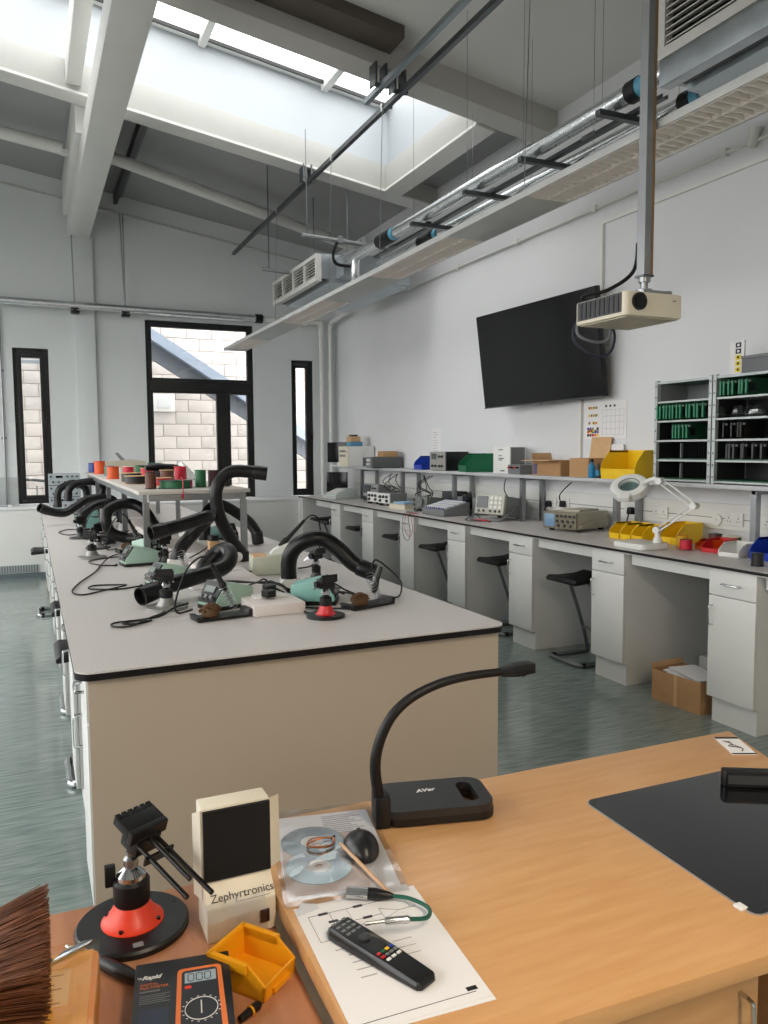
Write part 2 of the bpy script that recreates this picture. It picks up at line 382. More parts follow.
mk('riser', B().cyl((3.98,11.0,.87),(3.98,11.0,3.2),.03), white_pl, cp); mk('riser', B().cyl((4.12,11.0,.87),(4.12,11.0,3.2),.028), white_pl, cp)
mk('elbow', B().tube(spline([(3.98,11.0,3.2),(3.98,11.0,3.32),(3.95,10.96,3.375),(3.86,10.93,3.385),(3.1,10.93,3.385)]), .034, 14), white_pl, cp)
mk('valve', B().cyl((3.62,10.92,3.30),(3.62,10.92,3.46),.03).cyl((3.5,10.92,3.385),(3.74,10.92,3.385),.06), white_pl, cp)
mk('elbow', B().tube(spline([(4.12,11.0,3.2),(4.12,11.0,3.30),(4.12,10.95,3.38),(4.11,10.8,3.4),(4.05,10.2,3.42)]), .03, 14), white_pl, cp)
cd2 = thing('wall_conduit', 'grey vertical conduit on the far wall beside the narrow window', 'conduit')
mk('tube', B().cyl((-.27,11.075,.87),(-.27,11.075,3.3),.012,n=10), steel, cd2)
for z in (1.7,2.55): mk('saddle', B().box(-.30,-.24,11.07,11.1,z,z+.03), steel, cd2)
ac = thing('acrylic_sheet', 'clear acrylic sheet standing on the ledge below the wall conduit', 'sheet', (-.45,10.72,.866))
mk('sheet', B().box(-.5,.33,0,.006,0,.36), clear_pl, ac); mk('foot', B().box(-.4,-.36,-.04,.05,0,.02).box(.2,.24,-.04,.05,0,.02), white_pl, ac)

# ---- services below the roof on the right
rl = thing('support_rail', 'long galvanised channel rail hung below the rafters', 'rail', (0,0,0))
mk('channel', B().box(2.70,2.74,-2.0,11.05,4.26,4.30).box(2.695,2.70,-2,11.05,4.255,4.275), dark_steel, rl)
def clampset(o, x, y, z):
    mk('beam_clamp', B().box(x-.05,x-.035,y-.05,y+.07,z,z+.16).box(x+.035,x+.05,y-.05,y+.07,z,z+.16).box(x-.06,x+.06,y-.06,y-.02,z-.02,z+.0).cyl((x,y-.03,z-.06),(x,y-.03,z+.05),.006,n=6), dark_steel, o)
clampset(rl, 2.72, 5.70, 4.30); clampset(rl, 2.72, 7.9, 4.30)
rl2 = thing('support_rail', 'short galvanised channel rail beside the long rail, ending at the clamped rafter', 'rail', (0,0,0))
mk('channel', B().box(2.54,2.58,-2.0,5.95,4.28,4.32), mat('strut_light', (140,148,152), .35, .7), rl2); clampset(rl2, 2.56, 5.70, 4.32)

# suspended linear luminaire
lf = thing('suspended_light', 'long suspended white linear luminaire with louvred sections above the aisle', 'ceiling light', (2.54,0,2.85))
bd = B(); y0, y1 = .6, 10.35
louv = [(1.0,3.5),(4.35,5.55),(6.6,7.9),(9.2,10.1)]
bd.box(-.14,.14,y0,y1,.03,.036); bd.box(-.14,-.132,y0,y1,0,.03); bd.box(.132,.14,y0,y1,0,.03)
cur = y0
for a, c in louv + [(y1,y1)]:
    if a > cur: bd.box(-.132,.132,cur,a,0,.006)
    cur = c
mk('body', bd, mat('luminaire_white', (188,189,188), .4), lf, bevel=.002)
mk('end_cap', B().box(-.14,.14,y1,y1+.012,0,.036), alu, lf)
lum_mesh = {}
for a, c in louv:
    n = int((c-a)/.045); lb = B()
    lo = mk('louvre', B().box(-.006,.006,a,c,.002,.022).box(-.13,-.118,a,c,.002,.022).box(.118,.13,a,c,.002,.022), mat('louvre_silver', (250,242,236), .3, 0.0), lf)
    for i in range(n+1):
        y = a + (c-a)*i/n
        o = mk('blade', lum_mesh.setdefault('m', mesh('blade', B().box(-.118,.118,-.002,.002,.0,.024))), MATS['louvre_silver'], lo); o.location = (0,y,0)
    mk('tube_lamp', B().cyl((-.062,a+.03,.0265),(-.062,c-.03,.0265),.0035,n=8).cyl((.062,a+.03,.0265),(.062,c-.03,.0265),.0035,n=8), mat('lamp_glass', (240,240,236), .3), lf)
for y in (3.9, 5.95, 7.12, 8.9): 
    mk('wire', B().cyl((.12,y,.036),(.16,y,1.41), .003, n=6), steel, lf); mk('wire_clip', B().cyl((.16,y,1.40),(.16,y,1.46),.014,n=8), alu, lf)

# lagged pipework on trapeze brackets
pw = thing('lagged_pipework', 'pair of silver lagged pipes on trapeze brackets between the fan units', 'pipe', (0,0,0))
mk('pipe', B().tube([(3.03,3.06,3.45),(3.03,7.2,3.45),(3.03,7.5,3.45)], .05, 18), foil, pw)
mk('pipe', B().tube([(3.36,3.06,3.43),(3.36,7.2,3.43),(3.36,7.5,3.43)], .045, 18), foil, pw)
mk('drop', B().tube(spline([(3.03,7.2,3.45),(3.03,7.32,3.43),(3.03,7.36,3.3),(3.03,7.36,3.22)]), .045, 14), foil, pw)
mk('valve_body', B().cyl((3.36,6.3,3.43),(3.36,6.55,3.43),.065), black_soft, pw); mk('valve_stem', B().cyl((3.36,6.42,3.43),(3.36,6.42,3.58),.03), black_soft, pw); mk('valve_body', B().cyl((3.03,6.5,3.45),(3.03,6.75,3.45),.062), black_soft, pw)
for bx_, by_, bz_ in ((3.03,6.4,3.45),(3.36,6.2,3.43),(3.03,3.3,3.45),(3.36,3.25,3.43)):
    mk('tape_band', B().cyl((bx_,by_,bz_),(bx_,by_+.06,bz_),.056), mat('tape_blue', (84,150,180), .4), pw); mk('black_collar', B().cyl((bx_,by_+.06,bz_),(bx_,by_+.14,bz_),.06), black_soft, pw)
for i, y in enumerate((3.55, 4.3, 5.0, 5.85)):
    br = mk('trapeze', B().box(2.9,3.5,y-.02,y+.02,3.355,3.385), dark_steel, pw)
    mk('drop_rod', B().cyl((2.93,y,3.385),(2.93,y,zs(2.93)-(.225 if i == 3 else .01)), .0018, n=6), steel, br); mk('drop_rod', B().cyl((3.48,y,3.385),(3.48,y,zs(3.48)-(.225 if i == 3 else .01)), .0018, n=6), steel, br)
ct = thing('cable_tray', 'narrow dark cable tray running between the two lagged pipes', 'cable tray', (0,0,0))
mk('tray', B().box(3.12,3.16,3.3,7.1,3.388,3.391).box(3.12,3.122,3.3,7.1,3.391,3.41).box(3.158,3.16,3.3,7.1,3.391,3.41), dark_steel, ct)
for y in (3.9,5.0,6.7): mk('splice_plate', B().box(3.116,3.12,y-.06,y+.06,3.392,3.418), steel, ct)
cb = thing('conduit_bar', 'grey conduit bar hanging level above the far fan unit', 'conduit', (0,0,0))
mk('bar', B().cyl((2.55,7.56,3.66),(3.5,7.56,3.62),.022,n=10), grey_pl, cb)
for x in (2.95, 3.2): mk('clip', B().box(x-.02,x+.02,7.53,7.59,3.62,3.69), grey_pl, cb)
mk('drop', B().tube(spline([(2.92,7.56,3.63),(2.88,7.57,3.5),(2.93,7.59,3.42),(3.1,7.62,3.42)]), .016, 8), black_soft, cb)
mk('rod', B().cyl((2.6,7.56,3.66),(2.6,7.56,zs(2.6)),.005,n=6), steel, cb)
cb = thing('conduit_bar', 'short grey bar on a rod hanging beyond the far fan unit', 'conduit', (0,0,0))
mk('bar', B().cyl((2.46,8.7,3.56),(2.78,8.7,3.545),.02,n=10), grey_pl, cb); mk('rod', B().cyl((2.54,8.7,3.56),(2.54,8.7,zs(2.54)),.006,n=6), dark_steel, cb)

def fan_unit(name, label, x0, x1, y0, y1, z0, z1, bays, skirt=0):
    t = thing(name, label, 'fan unit', (x0, y0, z0))
    X, Y, Z = x1-x0, y1-y0, z1-z0; K = skirt
    mk('casing', B().box(.04,X,.0,Y,.03,Z), galv, t, bevel=.006)
    mk('underside', B().box(.14,X-.05,.03,Y-.03,.0,.03), mat('galv_pale', (182,192,198), .4, .5), t)
    mk('slot', B().box(.06,.12,.05,Y-.05,.018,.0305), black_pl, t)
    if K: mk('lower_casing', B().box(-.01,.06,0,Y,-.0,K), galv, t, bevel=.003)
    f = B(); f.box(-.02,.04,0,Y,K,K+.05).box(-.02,.04,0,Y,Z-.04,Z).box(-.02,.04,0,.04,K+.05,Z-.04).box(-.02,.04,Y-.04,Y,K+.05,Z-.04)
    for i in range(1,bays): yy = Y*i/bays; f.box(-.02,.03,yy-.02,yy+.02,K+.05,Z-.04)
    fr = mk('grille_frame', f, mat('grille_cream', (196,195,190), .45), t)
    mk('grille_back', B().box(.03,.039,.04,Y-.04,K+.05,Z-.04), black_pl, t)
    n = max(5, int((Z-K-.09)/.03))
    for i in range(n):
        z = K+.055+(Z-K-.1)*(i+.3)/n; mk('slat', B().hexa([(-.012,.04,z),(.018,.04,z+.008),(.018,Y-.04,z+.008),(-.012,Y-.04,z)], [(-.012,.04,z+.006),(.018,.04,z+.014),(.018,Y-.04,z+.014),(-.012,Y-.04,z+.006)]), MATS['grille_cream'], fr)
    for yy in (.25, Y-.25):
        mk('hanger', B().cyl((X*.4,yy,Z),(X*.4,yy,zs(x0+X*.4)-z0), .007, n=6), steel, t)
    return t
far_unit = fan_unit('fan_unit', 'galvanised ceiling fan unit with four grille bays by the far wall', 2.82, 3.9, 7.86, 9.45, 3.3, 3.58, 4)
mk('spigot_box', B().box(.2,.62,-.22,0,.03,.25), galv, far_unit, bevel=.004)
near_unit = fan_unit('fan_unit', 'galvanised ceiling fan unit with wide slatted grille above the projector', 2.87, 4.0, .3, 3.05, 3.29, 3.86, 2, .12)
# wall conduit runs on the right wall
rc = thing('wall_conduit', 'thin white conduit running along the right wall above the television', 'conduit', (0,0,0))
mk('tube', B().cyl((4.235,1.0,3.465),(4.235,10.9,3.465),.012,n=8), white_pl, rc)
for y in (3.9,5.2,6.3,7.4,8.6): mk('saddle', B().box(4.215,4.25,y-.02,y+.02,3.44,3.49), white_pl, rc)
rt = thing('mini_trunking', 'white mini trunking dropping down the wall behind the television', 'trunking', (0,0,0))
mk('run', B().box(4.225,4.249,2.0,5.12,3.32,3.345), white_pl, rt); mk('drop', B().box(4.225,4.249,5.09,5.12,2.6,3.32), white_pl, rt); mk('drop', B().box(4.225,4.249,5.33,5.36,1.32,2.1), white_pl, rt)
lb = thing('wall_luminaire', 'black swivel wall bracket with clear fitting under the louvred light', 'bracket', (4.25,3.55,3.6))
mk('arm', B().tube(spline([(0,0,0),(-.1,-.1,.04),(-.16,-.4,.05)]),.03,10), black_pl, lb); mk('fitting', B().cyl((-.03,.1,-.06),(-.03,.14,-.17),.04,.03), white_pl, lb)

# ---- added lamp behind the camera, out of view, to warm and brighten the foreground
warm = mat('added_lit_tube', (255,236,206), .4, emit=(255,226,186), estr=6.0)
def added_luminaire(x, y0, y1, z, power, label):
    t = thing('suspended_light', label, 'ceiling light', (x,0,z), 0)
    mk('body', B().box(-.15,.15,y0,y1,.02,.08), alu, t); mk('diffuser', B().box(-.13,.13,y0+.03,y1-.03,.008,.02), warm, t)
    for y in (y0+.2,y1-.2): mk('wire', B().cyl((0,y,.08),(0,y,zs(x)-z),.003,n=6), steel, t)
    l = bpy.data.lights.new('added_tube_light','AREA'); l.shape='RECTANGLE'; l.size=.26; l.size_y=(y1-y0)-.1; l.energy=power; l.color=(1.0,.86,.68)
    o = bpy.data.objects.new('added_tube_light', l); C.objects.link(o); o.parent = t; o.location=(0,(y0+y1)/2,0.0)
added_luminaire(.9, -2.3, .2, 2.95, 42, 'added lit suspended light over the wooden desk behind the viewer')
# ================================================================== right-hand bench
A90 = -math.pi/2          # local -y (front) faces the aisle
BZ = .9
def bow(b, p, q, out, r=.005):     # bow handle from p to q standing off by vector out
    p = Vector(p); q = Vector(q); o = Vector(out); m = (q-p)*.12
    return b.tube(spline([p, p+o*.7+m*.1, p+o+m, q+o-m, q+o*.7-m*.1, q], 5), r, 8)
wt = thing('worktop', 'long grey laminate worktop with black edge along the right wall', 'worktop', (0,0,0))
mk('top', B().box(3.425,4.248,2.2,10.455,.876,BZ), top_grey, wt)
mk('edge_strip', B().box(3.415,3.425,2.19,10.455,.884,BZ-.001).box(3.425,4.248,2.19,2.2,.884,BZ-.001), edge_black, wt, bevel=.002)
for i in range(8):
    y0 = 3.21+1.008*i-1.008; mk('apron', B().box(3.50,3.52,y0,y0+.675,.80,.874), lam_white, wt)
mk('end_panel', B().box(3.46,4.248,10.40,10.455,0,.874), lam_white, wt)
mk('end_panel', B().box(3.46,4.248,2.2,2.22,0,.874), lam_white, wt)

def cabinet(label):
    t = thing('base_cabinet', label, 'cabinet', (0,0,0), A90, 'white base cabinets under the long worktop')
    mk('carcass', B().box(-.156,.156,.02,.78,.145,.873), lam_white, t)
    mk('plinth', B().box(-.15,.15,.04,.78,.0,.145), lam_white, t)
    d = mk('door', B().box(-.156,.156,0,.018,.15,.725), lam_white, t, bevel=.002)
    mk('handle', bow(B(), (-.128,0,.56), (-.128,0,.67), (0,-.03,0)), chrome, d, label='chrome bow handle')
    w_ = mk('drawer', B().box(-.156,.156,0,.018,.731,.871), lam_white, t, bevel=.002)
    mk('handle', bow(B(), (-.055,0,.80), (.055,0,.80), (0,-.03,0)), chrome, w_, label='chrome bow handle')
    return t
CY = [3.05+1.006*i for i in range(7)]
cl = ['white base cabinet beside the open cardboard box, under the coloured bins', 'white base cabinet under the magnifier lamp', 'white base cabinet under the beige oscilloscope with blue screen',
      'white base cabinet under the tilted grey oscilloscope', 'white base cabinet with red and black test leads hanging beside it', 'white base cabinet under the pale book with the blue sheet', 'white base cabinet under the two small knobbed supplies']
c0 = cabinet(cl[0]); c0.location = (3.45, CY[0], 0)
for i in range(1,7): dup(c0, (3.45, CY[i], 0), None, cl[i])

stool_grey = mat('stool_grey', (118, 121, 123), .4, .5)
def stool(label, group=None, metal=stool_grey):
    t = thing('lab_stool', label, 'stool', (0,0,0), A90, group)
    s = B(); n = 7; vs = []; fs = []
    prof = [(-.04,.585),(-.045,.605),(-.02,.625),(.08,.618),(.22,.622),(.30,.640),(.31,.625),(.22,.598),(.08,.594)]
    s.prism(prof, -.17, .17, 'x'); mk('seat', s, black_soft, t, bevel=.008)
    base = B().tube(spline([(-.165,.34,.016),(-.17,.1,.016),(-.17,.03,.016),(-.14,0,.016),(0,0,.016),(.14,0,.016),(.17,.03,.016),(.17,.1,.016),(.165,.34,.016)],5), .016, 10)
    mk('base', base, metal, t)
    for sx in (-1,1):
        mk('leg', B().tube(spline([(sx*.165,.34,.016),(sx*.16,.335,.05),(sx*.15,.29,.2),(sx*.13,.16,.52),(sx*.12,.12,.59)],5), .014, 10), metal, t)
        mk('foot_cap', B().cyl((sx*.17,.04,.0),(sx*.17,.04,.034),.02,n=10), black_pl, t)
    mk('crossbar', B().cyl((-.148,.285,.21),(.148,.285,.21),.011,n=8), metal, t)
    return t
sg = 'black seated stools tucked under the long worktop'
sl = ['black seated stool between the lamp cabinet and the beige oscilloscope cabinet', 'black seated stool under the tilted grey oscilloscope end of the worktop', 'black seated stool under the blue breadboard trainer',
      'black seated stool behind the hanging red and black test leads', 'black seated stool under the two small knobbed supplies', 'black seated stool in the bay next to the far end panel', 'spare black seated stool squeezed into the bay at the far end panel']
s0 = stool(sl[0], sg); s0.location = (3.47, 4.53, 0)
for i, (x, y) in enumerate(((3.5,5.56),(3.47,6.60),(3.52,7.58),(3.5,8.62),(3.48,9.52),(3.52,9.98))): dup(s0, (x,y,0), None, sl[i+1])

# dark access panel and cardboard box in the nearest knee hole
ap = thing('access_panel', 'dark grey framed access panel on the wall under the worktop', 'panel', (4.24,3.6,.18))
mk('frame', B().box(-.02,.005,-.3,.34,0,.6), grey_pl, ap); mk('panel', B().box(-.03,-.018,-.26,.3,.04,.58), mat('panel_dark', (70,70,68), .5), ap)
sb = thing('floor_trunking', 'white boxed trunking along the wall at floor level under the worktop', 'trunking', (4.1,0,0)); mk('box', B().box(0,.148,3.215,3.88,0,.14), lam_white, sb)
def carton(name, label, w_, d, h, loc, rz, m, flaps, cat='box', t=.004):
    o = thing(name, label, cat, loc, rz)
    b = B(); b.box(-w_/2,w_/2,0,d,0,t).box(-w_/2,w_/2,0,t,t,h).box(-w_/2,w_/2,d-t,d,t,h).box(-w_/2,-w_/2+t,t,d-t,t,h).box(w_/2-t,w_/2,t,d-t,t,h)
    mk('body', b, m, o)
    for side, ang, ln in flaps:
        f = B(); a = R_(ang)
        if side == 'front': f.hexa([(-w_/2,0,h),(w_/2,0,h),(w_/2,0,h+t),(-w_/2,0,h+t)], [(-w_/2,-ln*math.cos(a),h+ln*math.sin(a)),(w_/2,-ln*math.cos(a),h+ln*math.sin(a)),(w_/2,-ln*math.cos(a),h+t+ln*math.sin(a)),(-w_/2,-ln*math.cos(a),h+t+ln*math.sin(a))])
        if side == 'back': f.hexa([(-w_/2,d,h),(w_/2,d,h),(w_/2,d+t,h),(-w_/2,d+t,h)], [(-w_/2,d+ln*math.cos(a),h+ln*math.sin(a)),(w_/2,d+ln*math.cos(a),h+ln*math.sin(a)),(w_/2,d+t+ln*math.cos(a),h+ln*math.sin(a)),(-w_/2,d+t+ln*math.cos(a),h+ln*math.sin(a))])
        if side in ('left','right'):
            s = -1 if side == 'left' else 1
            f.hexa([(s*w_/2,0,h),(s*w_/2,d,h),(s*w_/2,d,h+t),(s*w_/2,0,h+t)], [(s*(w_/2+ln*math.cos(a)),0,h+ln*math.sin(a)),(s*(w_/2+ln*math.cos(a)),d,h+ln*math.sin(a)),(s*(w_/2+ln*math.cos(a)),d,h+t+ln*math.sin(a)),(s*(w_/2+ln*math.cos(a)),0,h+t+ln*math.sin(a))])
        mk('flap', f, card_tan if m is card_brown else m, o)
    return o
cbx = carton('cardboard_box', 'open brown cardboard box of papers on the floor under the worktop', .36, .27, .19, (3.47,3.46,0), A90+R_(4), card_brown, [('left',75,.03)])
mk('tape_seam', B().box(-.012,.012,-.001,.0,0,.19), card_tan, cbx)
pf = thing('loose_papers', 'crumpled white papers inside the cardboard box under the worktop', 'papers', (3.6,3.46,.005))
rnd = random.Random(3)
for i in range(5):
    o = mk('sheet', B().box(-.1,.1,-.13,.13,0,.004), paper, pf); o.location=(rnd.uniform(-.0,.03), rnd.uniform(-.02,.02), .12+.016*i); o.rotation_euler=(rnd.uniform(-.14,.14), rnd.uniform(-.16,.16), rnd.uniform(-.2,.2))
mk('stack', B().box(-.1,.1,-.14,.14,0,.10), paper, pf)
fo = mk('folder', B().box(3.86,3.875,3.24,3.5,.0,.32), paper); tag(fo, 'white card folder standing behind the cardboard box on the floor', 'folder')

# ---- shelf over the bench
sh = thing('bench_shelf', 'long grey shelf on steel posts above the worktop', 'shelf', (0,0,0))
mk('board', B().box(3.93,4.23,2.3,10.46,1.287,1.315), mat('shelf_grey', (186,188,190), .45), sh, bevel=.003)
for i in range(7):
    y = 3.36-1.222+1.2217*i
    if y < 2.3: y = 2.4
    for x in (3.955, 4.165): mk('post', B().box(x,x+.04,y-.02,y+.02,BZ,1.287), steel, sh)
    mk('bracket', B().box(3.955,4.205,y-.015,y+.015,1.262,1.287), steel, sh)

# dado trunking with sockets
tr = thing('dado_trunking', 'white dado trunking on the wall above the worktop', 'trunking', (0,0,0))
mk('trunking', B().box(4.215,4.249,2.3,10.3,1.0,1.17), white_pl, tr); mk('lid_line', B().box(4.212,4.216,2.3,10.3,1.07,1.075), grey_pl, tr)
def socket(label, y, plug=None):
    t = thing('wall_socket', label, 'socket', (4.213,y,1.03), A90, 'double sockets on the dado trunking')
    mk('plate', B().box(-.073,.073,-.012,0,0,.086), white_pl, t, bevel=.003)
    for sx in (-.038,.038):
        mk('pin_hole', B().box(sx-.003,sx+.003,-.0126,-.0118,.045,.055).box(sx-.014,sx-.007,-.0126,-.0118,.026,.031).box(sx+.007,sx+.014,-.0126,-.0118,.026,.031), black_pl, t)
        mk('rocker', B().box(sx-.006,sx+.006,-.016,-.012,.062,.078), white_pl, t)
    return t
for y, l in ((3.5,'white double socket behind the blue bin'),(3.72,'white double socket above the red bin'),(4.38,'white double socket behind the magnifier lamp'),(4.68,'white double socket behind the small yellow bins'),(5.52,'white double socket behind the beige oscilloscope'),(5.70,'white double socket next to the beige oscilloscope plug'),(8.0,'white double socket behind the pale book'),(8.3,'white double socket behind the two small supplies')): socket(l, y)
bt = thing('blank_plate', 'round white blanking plate on the trunking above the red bin', 'plate', (4.212,3.86,1.06)); mk('disc', B().cyl((0,0,0),(-.012,0,0),.04,n=20), white_pl, bt); mk('screw', B().cyl((-.012,0,.0),(-.014,0,.0),.005,n=8), steel, bt)
def plug(label, y, z, path):
    t = thing('power_plug', label, 'plug', (4.19,y,z), A90, 'black plugs in the bench sockets')
    mk('body', B().prism([(-.026,-.02),(.026,-.02),(.022,.025),(.01,.034),(-.01,.034),(-.022,.025)], -.03, .008, 'y'), black_pl, t, bevel=.003)
    c_ = mk('cable', B().tube(spline(path,6), .005, 8), black_soft, t)
plug('black plug and cable left of the beige oscilloscope', 5.70, 1.05, [(0,-.03,-.02),(0,-.06,-.05),(.02,-.05,-.12),(.1,-.04,-.145),(.2,-.1,-.14)])
plug('black plug with a looping cable behind the beige oscilloscope', 5.5, 1.06, [(0,-.03,.02),(.02,-.06,.08),(.1,-.07,.14),(.17,-.05,.2)])
plug('black plug beside the small yellow bins', 4.66, 1.06, [(0,-.03,-.02),(.0,-.05,-.08),(-.02,-.05,-.15)])
plug('black plug behind the tilted grey oscilloscope', 6.3, 1.05, [(0,-.03,.02),(-.02,-.07,.1),(-.04,-.05,.18),(-.1,.0,.2)])

# ---- storage bins
def storage_bin(name, label, w_, d, h, loc, rz, m, group=None, lip=.36):
    o = thing(name, label, 'storage bin', loc, rz, group); t = .004
    b = B(); b.box(-w_/2,w_/2,0,d,0,t).box(-w_/2,w_/2,d-t,d,t,h)
    side = [(0,0),(d,0),(d,h),(d*.3,h),(d*.04,h*.6),(-.02*d,h*lip)]
    b.prism(side, -w_/2, -w_/2+t, 'x'); b.prism(side, w_/2-t, w_/2, 'x')
    mk('body', b, m, o)
    mk('front_lip', B().hexa([(-w_/2,0,0),(w_/2,0,0),(w_/2,t,0),(-w_/2,t,0)], [(-w_/2,-.02*d,h*lip),(w_/2,-.02*d,h*lip),(w_/2,-.02*d+t,h*lip),(-w_/2,-.02*d+t,h*lip)]), m, o)
    mk('rim', B().box(-w_/2-.004,-w_/2+t,d*.3,d,h-.012,h+.002).box(w_/2-t,w_/2+.004,d*.3,d,h-.012,h+.002).box(-w_/2-.004,w_/2+.004,d-.002,d+.004,h-.012,h+.002), m, o)
    mk('label_slot', B().box(-w_*.25,w_*.25,-.006,-.001,h*.1,h*.26), m, o)
    return o
yb = storage_bin('storage_bin', 'big yellow storage bin on the shelf beside the board rack', .37, .26, .21, (3.95,4.55,1.316), A90, yellow_bin)
storage_bin('storage_bin', 'dark green storage bin on the shelf beside the white box', .25, .34, .18, (3.94,6.80,1.316), A90-R_(12), green_pl)
storage_bin('storage_bin', 'bright blue storage bin on the shelf beside the grey power unit', .2, .26, .15, (3.95,7.80,1.316), A90, blue_pl)
for i, l in enumerate(('small yellow storage bin behind the magnifier lamp base', 'small yellow storage bin in the middle of three on the worktop', 'small yellow storage bin at the post end of three on the worktop')):
    storage_bin('storage_bin', l, .108, .2, .11, (3.80,4.17+.115*i,BZ+.001), A90, yellow_bin, 'small yellow bins on the worktop')
storage_bin('storage_bin', 'larger yellow storage bin between the magnifier lamp and the red spool', .15, .26, .135, (3.88,3.97,BZ+.001), A90+R_(6), yellow_bin)
storage_bin('storage_bin', 'small orange storage bin behind the red wire spool', .1, .14, .06, (3.86,3.66,BZ+.001), A90, orange_pl)
storage_bin('storage_bin', 'red storage bin on the worktop beside the white bin', .12, .2, .075, (3.80,3.53,BZ+.001), A90+R_(12), red_pl)
storage_bin('storage_bin', 'white storage bin on the worktop beside the red bin', .13, .2, .075, (3.74,3.34,BZ+.001), A90+R_(12), white_pl)
storage_bin('storage_bin', 'blue storage bin on the worktop beside the white bin', .13, .22, .12, (3.79,3.17,BZ+.001), A90, blue_pl)

def spool(label, loc, r, h, wire, fl, group=None, rot=None, cat='spool'):
    o = thing('wire_spool', label, cat, loc, 0, group)
    if rot: o.rotation_euler = rot
    mk('winding', B().lathe([(r*.86,.004),(r*.9,.006),(r*.9,h-.006),(r*.86,h-.004)], 22), wire, o)
    mk('flange', B().lathe([(r,0),(r,.004)], 22), fl, o); mk('flange', B().lathe([(r,h-.004),(r,h),(r*.3,h),(r*.3,h-.003)], 22), fl, o)
    return o
wire_red = mat('wire_red', (190,24,50), .45, var=.15, scale=60); wire_grn = mat('wire_green', (24,98,58), .45, var=.15, scale=60); wire_blk = mat('wire_black', (28,28,30), .45, var=.15, scale=60)
wire_org = mat('wire_orange', (214,84,30), .45, var=.12, scale=60); wire_blu = mat('wire_blue', (40,66,140), .45, var=.12, scale=60); wire_brn = mat('wire_brown', (92,50,36), .5, var=.12, scale=60)
wire_teal = mat('wire_teal', (30,120,100), .45, var=.12, scale=60); wire_wht = mat('wire_white', (200,198,190), .5, var=.1, scale=60); wire_yel = mat('wire_yellow', (214,170,40), .45, var=.12, scale=60)
spool('spool of bright red wire on the worktop beside the orange bin', (3.76,3.69,BZ+.001), .042, .07, wire_red, clear_pl)
spool('spool of dark brown wire on the worktop behind the red wire spool', (4.02,3.70,BZ+.001), .045, .09, wire_brn, black_pl)
spool('spool of green wire behind the red bin on the worktop', (4.04,3.57,BZ+.001), .05, .085, wire_grn, cream_pl)
spool('spool of yellow wire tucked behind the red wire spool', (3.86,3.82,BZ+.001), .04, .075, wire_yel, amber_bin)
spool('small black spool at the end of the worktop by the blue bin', (3.60,3.02,BZ+.001), .035, .07, wire_blk, black_pl)

# ---- magnifier lamp
ml = thing('magnifier_lamp', 'white magnifier lamp on a jointed arm standing on the worktop', 'lamp', (3.60,3.92,BZ+.001))
mk('base', B().prism(rrect(-.12,.12,-.15,.14,.04), 0, .038), white_pl, ml, bevel=.008)
mk('post', B().lathe([(.03,.038),(.028,.06),(.018,.075),(.016,.12)],16,(.06,-.09,0)), white_pl, ml)
J0 = Vector((.06,-.09,.12)); J1 = Vector((.14,-.31,.285)); J2 = Vector((.05,-.11,.435)); HD = Vector((-.01,.10,.385))
def arm(a, b_):
    o = Vector((.012,.006,.016)); bb = B(); bb.cyl(a+o,b_+o,.005,n=8).cyl(a-o,b_-o,.005,n=8); return bb
mk('lower_arm', arm(J0,J1), white_pl, ml); mk('upper_arm', arm(J1,J2), white_pl, ml)
for j in (J0,J1,J2): mk('joint', B().cyl(j-Vector((.03,.012,0)), j+Vector((.03,.012,0)), .022, n=14), white_pl, ml)
mk('neck', B().tube(spline([J2,J2+Vector((-.01,.05,.01)),HD+Vector((.01,-.11,.03))]), .014, 10), white_pl, ml)
hn = Vector((-.50,-.30,.80)).normalized()
hq = hn.to_track_quat('Z','Y').to_euler()
hd_ = mk('head', B().lathe([(.065,-.018),(.115,-.03),(.122,-.01),(.118,.022),(.09,.03),(.062,.024),(.062,-.012)],32), white_pl, ml, loc=HD, rot=hq)
mk('lens', B().lathe([(.063,.0),(.063,.004)],32), glass_mat('lens_glass',(210,222,222)), hd_)
mk('lens_ring', B().tube([(.066*math.cos(a*math.pi/12),.066*math.sin(a*math.pi/12),.024) for a in range(24)], .004, 6, True), grey_pl, hd_)
mk('cover', B().box(-.04,.04,-.15,-.09,.0,.035), white_pl, hd_, bevel=.008)

# ---- oscilloscopes and instruments (front is local -y)
def knobs(par, pts, r, y, d=.012, m=None):
    for (x,z) in pts: mk('knob', B().cyl((x,y,z),(x,y-d,z),r,r*.85,n=12), m or dark_grey, par)
sc1 = thing('oscilloscope', 'beige analogue oscilloscope with blue screen on the worktop', 'oscilloscope', (3.74,4.96,BZ+.001), A90+R_(14))
mk('body', B().box(-.16,.16,.02,.40,.02,.15), beige_eq, sc1, bevel=.008)
mk('bezel', B().box(-.16,.16,0,.02,.02,.15), mat('panel_brown', (120,112,92), .5), sc1, bevel=.004)
mk('screen', B().box(-.145,-.045,-.004,.0,.035,.135), mat('scope_blue', (118,150,182), .25), sc1, bevel=.003)
knobs(sc1, [(-.02,.12),(.02,.12),(.06,.12),(.1,.12),(.14,.12),(-.02,.08),(.03,.08),(.08,.08),(.13,.08),(-.01,.045),(.05,.045),(.11,.045)], .012, 0)
mk('foot', B().box(-.14,-.11,.05,.08,0,.02).box(.11,.14,.05,.08,0,.02).box(-.14,-.11,.34,.37,0,.02).box(.11,.14,.34,.37,0,.02), black_pl, sc1)
mk('handle', B().tube(spline([(.165,.2,.08),(.175,.12,.06),(.17,.04,.045)]),.01,8).box(-.08,.1,.12,.36,.15,.165), beige_eq, sc1)
